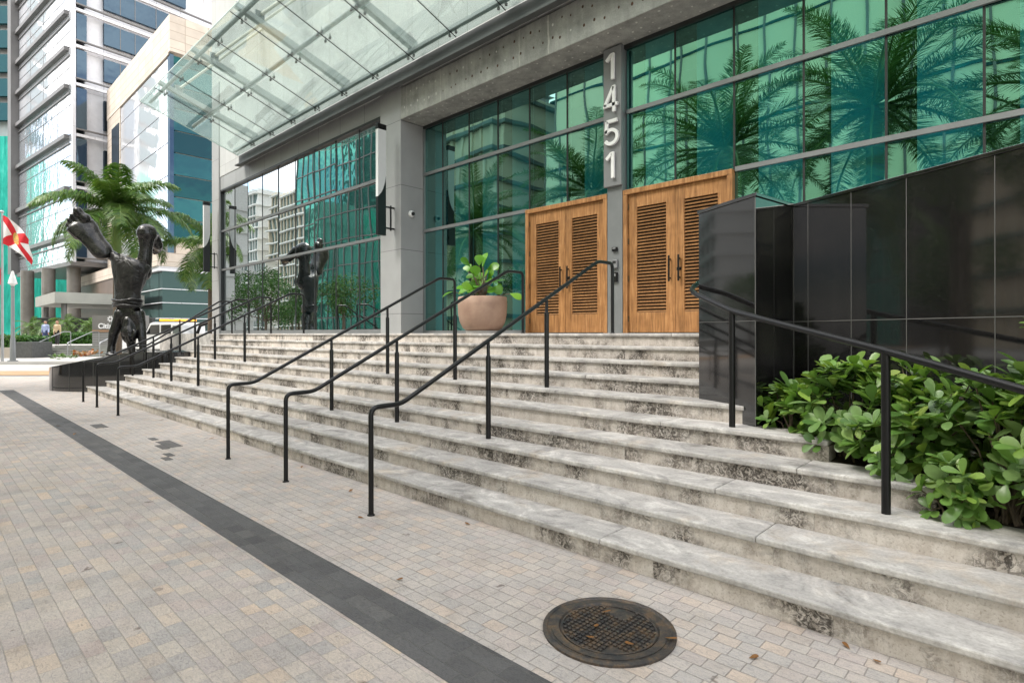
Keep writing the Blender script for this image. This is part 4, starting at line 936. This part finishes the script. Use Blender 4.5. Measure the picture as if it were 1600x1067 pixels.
walker(-32.65,40.9,.755, flat('tan blouse cloth', (.55,.42,.25)), flat('black trousers', (.012,.012,.013)), flat('auburn hair', (.16,.07,.03)), 'person in a tan top and black trousers walking on the terrace', -1, .93)

# ------------------------------------------------------------------ white tow truck
TX, TZ = -22.6, 33.0
def LT(x, Z, z=0.0):
    dx, dz = (x-TX)*.86, Z-TZ; a = radians(-8); return L(TX+dx*cos(a)-dz*sin(a), TZ+dx*sin(a)+dz*cos(a), z)
tk = thing('tow_truck', L(TX+2,TZ), 'white crew cab tow truck with amber roof lights parked behind the statue', 'truck')
def TP(name, mb, mat, parent=tk, **k): return mb.build(name, M[mat] if isinstance(mat, str) else mat, parent, **k)
def side(poly, d0, d1): # profile in (x along truck, z) extruded in depth
    n = len(poly); v = [LT(TX+x,TZ+d0,z) for x,z in poly]+[LT(TX+x,TZ+d1,z) for x,z in poly]
    return MB().add(v, [tuple(range(n)), tuple(range(n,2*n))[::-1]]+[(i,n+i,n+(i+1)%n,(i+1)%n) for i in range(n)])
M['tw'] = flat('white truck paint', (.78,.78,.78), (.74,.74,.75), 1, .25, coat=.4); M['tg'] = flat('dark tinted glass', (.012,.014,.015), rough=.08)
TP('cab', side([(0,.65),(0,1.18),(.25,1.30),(1.42,1.42),(1.62,1.50),(2.02,2.12),(2.30,2.20),(4.15,2.20),(4.42,2.08),(4.50,1.35),(4.52,.65)], 0, 2.0), 'tw', bevel=.05)
TP('windscreen', side([(1.66,1.53),(2.04,2.10),(2.08,2.10),(1.74,1.53)], -.006, 2.006), 'tg')
for a, b_, c2 in ((1.80,2.18,2.78),(2.90,2.92,3.62)):
    TP('side_window', side([(a,1.50),(b_,2.04),(c2+.02,2.06),(c2+.02,1.50)], -.012, .004), 'tg')
dl = MB()
for x in (1.74,2.84,3.72): dl.obox(LT(TX+x,TZ-.003,.75), LT(TX+.012,TZ)-LT(TX,TZ), LT(TX,TZ+.004)-LT(TX,TZ), (0,0,1.25))
TP('door_gap', dl, 'dark')
TP('tail_panel', side([(3.78,1.45),(3.78,2.0),(4.2,2.0),(4.32,1.45)], -.012, .004), flat('grey side vent', (.10,.12,.11)))
TP('side_mirror', MB().obox(LT(TX+1.72,TZ-.30,1.55), LT(TX+.12,TZ)-LT(TX,TZ), LT(TX,TZ+.2)-LT(TX,TZ), (0,0,.32)), 'black', bevel=.03)
TP('light_bar', MB().obox(LT(TX+2.5,TZ+.2,2.21), LT(TX+1.6,TZ)-LT(TX,TZ), LT(TX,TZ+1.5)-LT(TX,TZ), (0,0,.06)), 'black')
t = NT('amber beacon'); M['amber'] = t.done(t.pbr(col=(.9,.42,.02), rough=.2, emit=(1,.45,.03), emits=.6))
for x in (2.55,3.65): TP('beacon', MB().obox(LT(TX+x,TZ+.25,2.27), LT(TX+.42,TZ)-LT(TX,TZ), LT(TX,TZ+1.4)-LT(TX,TZ), (0,0,.11)), 'amber', bevel=.02)
TP('rear_body', side([(4.56,.6),(4.56,1.30),(5.9,1.30),(6.2,1.0),(6.2,.6)], .1, 1.9), flat('grey truck bed', (.16,.16,.17), rough=.4), bevel=.03)
TP('boom', MB().tube([LT(TX+4.6,TZ+1,1.35),LT(TX+4.9,TZ+1,2.0),LT(TX+6.6,TZ+1,2.45)], .09, 10), 'black', smooth=40)
TP('fuel_cap', MB().tube([LT(TX+3.62,TZ-.012,1.0),LT(TX+3.62,TZ+.01,1.0)], .09, 16), 'black', smooth=40)
TP('tail_light', MB().obox(LT(TX+4.44,TZ-.012,.95), LT(TX+.10,TZ)-LT(TX,TZ), LT(TX,TZ+.05)-LT(TX,TZ), (0,0,.18)), flat('red lens', (.5,.03,.02), rough=.2))
TP('front_bumper', MB().obox(LT(TX-.12,TZ+.02,.45), LT(TX+.22,TZ)-LT(TX,TZ), LT(TX,TZ+1.96)-LT(TX,TZ), (0,0,.28)), 'steelg', bevel=.03)
for x in (.95, 3.4, 5.2):
    for d in (.02, 1.72):
        wh = TP('wheel', MB().tube([LT(TX+x,TZ+d,.40),LT(TX+x,TZ+d+.26,.40)], .40, 24), flat('tyre rubber', (.02,.02,.02), rough=.8), smooth=40, bevel=.03)
        TP('rim', MB().tube([LT(TX+x,TZ+d-.012,.40),LT(TX+x,TZ+d+.1,.40)], .22, 20), 'steel', wh, smooth=40)

# ------------------------------------------------------------------ towers across the street
def far_glass(name, col, gl, rough, wave, mixf, sc=.25):
    t = NT(name); p = t.coord('Pos'); n = t.bump(t.noise(p, sc, 3, .6), wave, .4)
    d = t.pbr(col=col, rough=.5); g_ = t.n('BsdfGlossy', {'Color': gl, 'Roughness': rough, 'Normal': n}).outputs[0]
    return t.done(t.n('MixShader', {0: mixf, 1: d, 2: g_}).outputs[0])
M['mirrorw'] = far_glass('silver white glass', (.70,.71,.74), (.95,.97,1.0), .03, .07, .55)
M['mirror2'] = far_glass('mirror panel glass', (.50,.53,.56), (.95,.97,1.0), .02, .16, .72, .6)
M['bluewin'] = far_glass('dark blue window', (.008,.018,.03), (.10,.16,.22), .03, .1, .5)
M['tealwin'] = far_glass('deep teal window', (.004,.038,.045), (.012,.09,.09), .03, .12, .55)
M['tealband'] = far_glass('teal spandrel glass', (.012,.075,.08), (.03,.15,.15), .03, .12, .5)
M['podwin'] = far_glass('podium green glass', (.010,.024,.024), (.045,.085,.08), .03, .15, .45)
M['travertine'] = panelmat('cream travertine', (.60,.52,.44), 2.4, .75, (1,0), (.36,.28,.21), .05, .7, .2)
M['travx'] = panelmat('cream travertine return', (.64,.55,.46), 1.9, .75, (0,1), (.42,.33,.25), .05, .7, .2)
M['silver'] = flat('silver ledge', (.20,.19,.185), (.16,.155,.15), .5, .45, metal=.3)
M['whitepanel'] = panelmat('white metal panel', (.74,.74,.77), 1.7, 4.4, (s_,c_), (.42,.42,.45), .04, .4, .08)
M['dkbrown'] = flat('brown granite cladding', (.12,.085,.065), (.16,.115,.09), .6, .5)
M['colst'] = flat('polished stone column', (.17,.155,.135), (.25,.235,.21), .9, .3)
# silver tower
PA = W(115, 64); dl_ = (L(-.798,.603)-L(0,0)); dr_ = (L(.603,.798)-L(0,0)); nl_ = L(-.603,-.798)-L(0,0); nr_ = L(.798,-.603)-L(0,0)
ta = thing('office_tower', PA, 'silver white office tower with ledges on every floor behind the royal palm', 'building')
fl_ = [9.6,12.7,18.2,24.1,29.8,34.1,38.2,42.3,46.4]
def TA(name, mb, mat, **k): return mb.build(name, M[mat], ta, **k)
TA('core', MB().obox(PA+dl_*23.4+dr_*.6-nl_*.6+V((0,0,9.8)), dl_*-22.9, dr_*34, (0,0,38)), 'whitepanel')
for i in range(len(fl_)-1):
    z0, z1 = fl_[i], fl_[i+1]
    TA('glass_panel', MB().obox(PA+dl_*22+V((0,0,z0+.06)), dl_*-21.85, nl_*-.3, (0,0,z1-z0-.12)), 'mirror2' if z0 < 25 else 'mirrorw')
    TA('ledge', MB().obox(PA+dl_*22.1+nl_*.45+V((0,0,z1-.35)), dl_*-20.6, nl_*-.44, (0,0,.45)), 'silver')
    TA('ledge', MB().obox(PA+dl_*22.1+nl_*.12+V((0,0,z1-1.05)), dl_*-21.0, nl_*-.115, (0,0,.14)), 'silver')
    TA('joint_line', MB().obox(PA+dl_*22.0+nl_*.03+V((0,0,z1-2.4)), dl_*-21.9, nl_*-.028, (0,0,.06)), 'silver')
    for q in (5.5, 11, 16.5): TA('joint_line', MB().obox(PA+dl_*q+nl_*.02+V((0,0,z0+.1)), dl_*.06, nl_*-.018, (0,0,z1-z0-1.2)), 'silver')
    TA('corner_window', MB().obox(PA+dr_*.3+nr_*.10+V((0,0,z0+.5)), dr_*.95, nr_*-.4, (0,0,z1-z0-1.0)), 'bluewin')
    TA('window', MB().obox(PA+dr_*2.95+nr_*.06+V((0,0,z0+1.1)), dr_*9, nr_*-.4, (0,0,(z1-z0)*.60)), 'bluewin')
    for q in (4.55,6.1,8.4): TA('window_bar', MB().obox(PA+dr_*q+nr_*.09+V((0,0,z0+1.1)), dr_*.07, nr_*-.029, (0,0,(z1-z0)*.60)), 'silver')
    TA('ledge', MB().obox(PA+dr_*.2+nr_*.35+V((0,0,z1-.35)), dr_*26, nr_*-.34, (0,0,.30)), 'whitepanel')
    TA('ledge', MB().obox(PA+dr_*.2+nr_*.3+V((0,0,z0+.42)), dr_*26, nr_*-.29, (0,0,.14)), 'silver')
TA('corner_post', MB().obox(PA+dl_*.12+nl_*.12+V((0,0,9.6)), dl_*-.35, dr_*.3, (0,0,38)), 'whitepanel')
TA('edge_fin', MB().obox(PA+dl_*22.1+nl_*.85+V((0,0,9.6)), dl_*1.6, nl_*-1.2, (0,0,38)), 'silver')
TA('soffit', MB().obox(PA+dl_*22+nl_*.3+V((0,0,9.2)), dl_*-22.2, dr_*24, (0,0,.5)), 'silver')
for u, Z in ((43,70),(76,67.5),(115.5,66)):
    p = W(u, Z, .7); TA('round_column', MB().tube([p, V((p.x,p.y,9.25))], .66, 24), 'colst', smooth=40)
TA('lobby_wall', MB().obox(PA+dl_*19+dr_*4.5+V((0,0,.7)), dl_*-24, dr_*.4, (0,0,8.6)), 'dkbrown')
# tan building
PB = W(263, 50); e1 = V((-1,0,0)); e2 = V((0,1,0))
tb = thing('tan_building', PB, 'tan travertine office building with teal corner glass beyond the glass canopy', 'building')
def TB(name, mb, mat, **k): return mb.build(name, M[mat], tb, **k)
x0, y0 = PB.x, PB.y; zb = 8.55; ZR = 29.4
TB('wall', BOX(x0-22.6,x0,y0+.6,y0+30,zb,ZR-.02), 'travertine')
TB('parapet', BOX(x0-22.6,x0-.001,y0-.0,y0+.59,26.0,ZR), 'travertine'); TB('parapet', BOX(x0,x0+.5,y0,y0+30,26.2,ZR), 'travx')
TB('pier', BOX(x0-22.6,x0-16.8,y0+.05,y0+.598,zb,25.99), 'travertine'); TB('strip_window', BOX(x0-20.3,x0-17.2,y0-.02,y0+.04,9.5,24.4), 'bluewin')
zz = zb+1.2
while zz < 25.5:
    h = min(2.9, 25.9-zz); TB('glass_panel', BOX(x0-16.75,x0-.45,y0+.1,y0+.5,zz,zz+h-.09), 'mirrorw'); zz += h
TB('glass_back', BOX(x0-16.75,x0-.45,y0+.51,y0+.59,zb,25.9), 'silver')
zz = zb+1.2; k2 = 0
while zz < 26:
    h = min(1.95, 26.1-zz); 
    k2 += 1
    for j in range(5): TB('teal_pane', BOX(x0-.40,x0+.12,y0+.42+j*4.6,y0+.42+j*4.6+4.53,zz,zz+h-.08), 'tealwin' if k2 % 2 else 'tealband')
    zz += h
TB('corner_trim', BOX(x0-.44,x0+.2,y0+.08,y0+.40,zb,26.1), 'bluewin')
# podium
TB('podium_band', BOX(x0-34,x0+.9,y0-1.1,y0+30,7.35,8.54), 'travertine'); TB('podium_trim', BOX(x0-33,x0+.8,y0-.95,y0+29,6.95,7.345), 'whitepanel')
for j, (z0, z1) in enumerate(((5.45,6.94),(4.25,5.38),(2.9,4.18),(1.75,2.83),(.2,1.68))):
    for q in range(5): TB('podium_glass', BOX(x0-.4,x0+.55,y0-.6+q*5,y0-.6+q*5+4.92,z0,z1), 'podwin')
    TB('podium_glass', BOX(x0-8.5,x0-.42,y0-.62,y0-.4,z0,z1), 'podwin')
    TB('silver_band', BOX(x0-8.6,x0+.66,y0-.74,y0+25,z1+.002,z1+.068), 'whitepanel')
TB('podium_wall', BOX(x0-33,x0-8.6,y0+5.5,y0+6,.2,6.94), 'dkbrown'); TB('podium_wall', BOX(x0-33.9,x0-9,y0-1.0,y0-.96,5.6,7.34), 'dkbrown')
TB('lobby_glass', BOX(x0-31,x0-10,y0+5.3,y0+5.45,.8,4.6), 'podwin')
TB('entrance_canopy', BOX(x0-13.0,x0-2.5,y0-7.5,y0-1.2,4.05,4.95), flat('pale concrete fascia', (.42,.42,.38), (.33,.33,.3), .8, .8)) if False else MB().box(x0-13,x0-2.5,y0-7.5,y0-1.2,4.05,4.95).build('entrance_canopy', flat('pale concrete fascia', (.42,.42,.38), (.33,.33,.3), .8, .8), tb)
for q in (x0-12.3,x0-3.2): TB('canopy_post', MB().tube([(q,y0-6.8,.2),(q,y0-6.8,4.05)], .2, 12), 'silver', smooth=40)
# pale block behind, netted tower
bc = W(300, 92); tcb = thing('pale_tower', bc, 'pale grey tower with louvred top behind the tan building', 'building')
pbm = panelmat('pale block panel', (.55,.56,.62), 5, 3.6, (1,0), (.40,.41,.46), .12, .6, .1)
MB().obox(L(-60,92,0), L(-45.6,92)-L(-60,92), L(0,20)-L(0,0), (0,0,72)).build('wall', pbm, tcb)
MB().obox(L(-57.2,91.4,0), L(-52,92)-L(-57.2,92), L(0,.59)-L(0,0), (0,0,56)).build('wall', M['whitepanel'], tcb)
MB().obox(L(-51.5,91.9,44), L(-48.6,92)-L(-51.5,92), L(0,.095)-L(0,0), (0,0,9.2)).build('louvre', flat('grey louvre', (.24,.23,.26), (.2,.2,.22), 2, .6), tcb)
MB().obox(L(-45.55,91.5,0), L(.9,0)-L(0,0), L(0,3)-L(0,0), (0,0,72)).build('corner_post', flat('bronze grey post', (.24,.20,.19)), tcb)
tn = thing('netted_tower', W(0,85), 'tower wrapped in turquoise construction netting at the left edge', 'building')
t = NT('turquoise netting'); q = t.coord('Pos', (1,1,.25)); v = t.noise(q, 1.6, 5, .6)
M['net'] = t.done(t.pbr(col=t.ramp(v, [(.3, (.0,.26,.20)), (.55, (.01,.45,.34)), (.75, (.12,.60,.50))]), rough=.85, nor=t.bump(v, .8, .2)))
x1 = -66.2
MB().obox(L(-92,85,0), L(x1,85)-L(-92,85), L(0,16)-L(0,0), (0,0,31)).build('netting', M['net'], tn)
MB().obox(L(-91,86,31), L(x1-.3,86)-L(-91,86), L(0,14)-L(0,0), (0,0,40)).build('wall', flat('pale render', (.60,.60,.58), (.5,.5,.5), 1, .8), tn)
for i in range(9):
    z = 33+3.6*i
    MB().obox(L(-70.5,84.6,z), L(x1+.2,85)-L(-70.5,85), L(0,1.4)-L(0,0), (0,0,.3)).build('balcony', M['white'], tn)
    MB().obox(L(-70.0,85.9,z+.5), L(2.6,0)-L(0,0), L(0,.095)-L(0,0), (0,0,2.3)).build('window', M['bluewin'], tn)
    MB().obox(L(-92,84.8,z+.3), L(19.5,0)-L(0,0), L(0,.5)-L(0,0), (0,0,2.6)).build('glass_balustrade', M['tealwin'], tn)

# ------------------------------------------------------------------ the street behind the photographer (seen in the glass)
GD = 'date palms along the kerb, seen mirrored in the glass'
for x, y, h, lb in ((-8.9,-3.6,8.4,'date palm mirrored in the teal glass above the right door'),(-4.2,-4.2,8.8,'date palm mirrored in the teal glass behind the black granite wall'),(.6,-4.0,8.2,'date palm mirrored at the right edge of the teal glass'),
                    (-15.6,-4.4,8.0,'date palm mirrored in the glass left of the street number'),(-24,-5.0,7.5,'date palm mirrored in the storefront glass')):
    palm('date_palm', (x,y,0), h, 4.5, 34, lb, 'palm tree', GD, 'dpalm', .30, .74, .026, False, .10, 150, (-.55,1.4), 1.25)
M['tleaf'] = leafmat('street tree leaf', [(.03,.09,.012),(.05,.14,.02),(.09,.20,.04)], .5, .2)
def street_tree(x, y, h, r, label, n=3600):
    t_ = thing('street_tree', (x,y,0), label, 'tree', 'leafy street trees mirrored in the glass'); tr_ = MB().tube([(x,y,0),(x+.1,y,h*.35),(x,y+.1,h*.6)], [.16,.12,.08], 10)
    lf = MB(); cl_ = [(V((x+R(-1,1)*r*.7, y+R(-1,1)*r*.7, h*R(.45,.95))), r*R(.3,.55)) for _ in range(12)]
    for c, _ in cl_: tr_.tube([(x,y,h*.4), c], [.06,.02], 6)
    for i in range(n):
        c, rr = random.choice(cl_); d = V((random.gauss(0,1),random.gauss(0,1),random.gauss(0,.8))).normalized()*rr*R(.5,1.05); leaf(lf, c+d, V((R(-1,1),R(-1,1),R(-1,.6))), V((R(-1,1),R(-1,1),1)), R(.16,.28), R(.09,.15), .1, seg=3)
    tr_.build('trunk', M['bark'], t_, smooth=50); lf.build('crown', M['tleaf'], t_)
street_tree(-2.0,-14.5,5.0,2.6,'street tree mirrored low in the teal glass right of the doors'); street_tree(-9,-15,4.6,2.6,'street tree mirrored low in the teal glass over the right door')
street_tree(-33,-14,7,3.0,'street tree mirrored in the right half of the storefront glass'); street_tree(-52,-14,8.5,3.2,'street tree mirrored in the middle of the storefront glass'); street_tree(-24,-16,6,3,'street tree mirrored behind the planter'); street_tree(-76,-15,10,3.6,'street tree mirrored in the left half of the storefront glass')
M['paleyel'] = flat('pale yellow cladding', (.84,.84,.58), (.72,.76,.56), .12, .7)
def slab_tower(name, x0, x1, y0, y1, h, fl, wall, glass, slab, label, bays=6, sw=.45, pw=.25):
    t_ = thing(name, ((x0+x1)/2,y1,0), label, 'building'); BOX(x0,x1,y0,y1,0,h).build('wall', M[glass], t_); mb = MB(); z = fl
    while z < h: mb.box(x0-.8,x1+.8,y0-.8,y1+(.9 if sw > .3 else .1),z,z+sw); z += fl
    tag(mb.build('balcony_slabs', M[slab], t_), kind='stuff'); vb = MB()
    for i in range(bays+1): xx = x0+(x1-x0)*i/bays; vb.box(xx-pw,xx+pw,y0-.3,y1+(.35 if sw > .3 else .12),0,h+.8)
    tag(vb.build('piers', M[wall], t_), kind='stuff')
M['cream'] = flat('cream render', (.66,.58,.44), (.60,.52,.40), .4, .8); M['dkglass'] = flat('grey green tower glass', (.07,.11,.11), (.14,.18,.17), .5, .15)
M['whiterender'] = flat('white render', (.70,.70,.68), rough=.8); M['greenbld'] = far_glass('green office glass', (.01,.09,.07), (.14,.52,.42), .05, .3, .55)
slab_tower('condo_tower', -149, -131, -68, -50, 37.5, 3.1, 'cream', 'dkglass', 'whiterender', 'tall condo tower with white balconies mirrored in the storefront glass', 9, .32, .12)
slab_tower('condo_tower', -172, -160, -66, -52, 41, 3.1, 'whiterender', 'dkglass', 'whiterender', 'slim condo tower mirrored left of the taller one in the storefront glass', 6, .32, .12)
slab_tower('office_block', -92, -66, -60, -29, 46, 3.9, 'silver', 'greenbld', 'silver', 'green glass office block mirrored in the right half of the storefront glass', 14, .16, .07)
slab_tower('office_block', -62, -49.5, -50, -32.6, 31, 3.4, 'cream', 'cream', 'dkglass', 'cream office block mirrored in the glass above the planter', 6)
slab_tower('office_block', -40, 20, -52, -31, 42, 3.8, 'silver', 'paleyel', 'tealwin', 'long cream office block mirrored in the teal glass over the right doors', 26, .22, .08)
slab_tower('office_block', -122, -97, -22, -12.5, 25, 3.6, 'whiterender', 'dkglass', 'whiterender', 'white office block mirrored in the end of the black granite wall', 5, .9, .5)
street_tree(-58,-8.5,7,3,'street tree mirrored in the end of the black granite wall')
street_tree(-63,-14,7,2.6,'street tree mirrored behind the far handrails in the storefront glass')
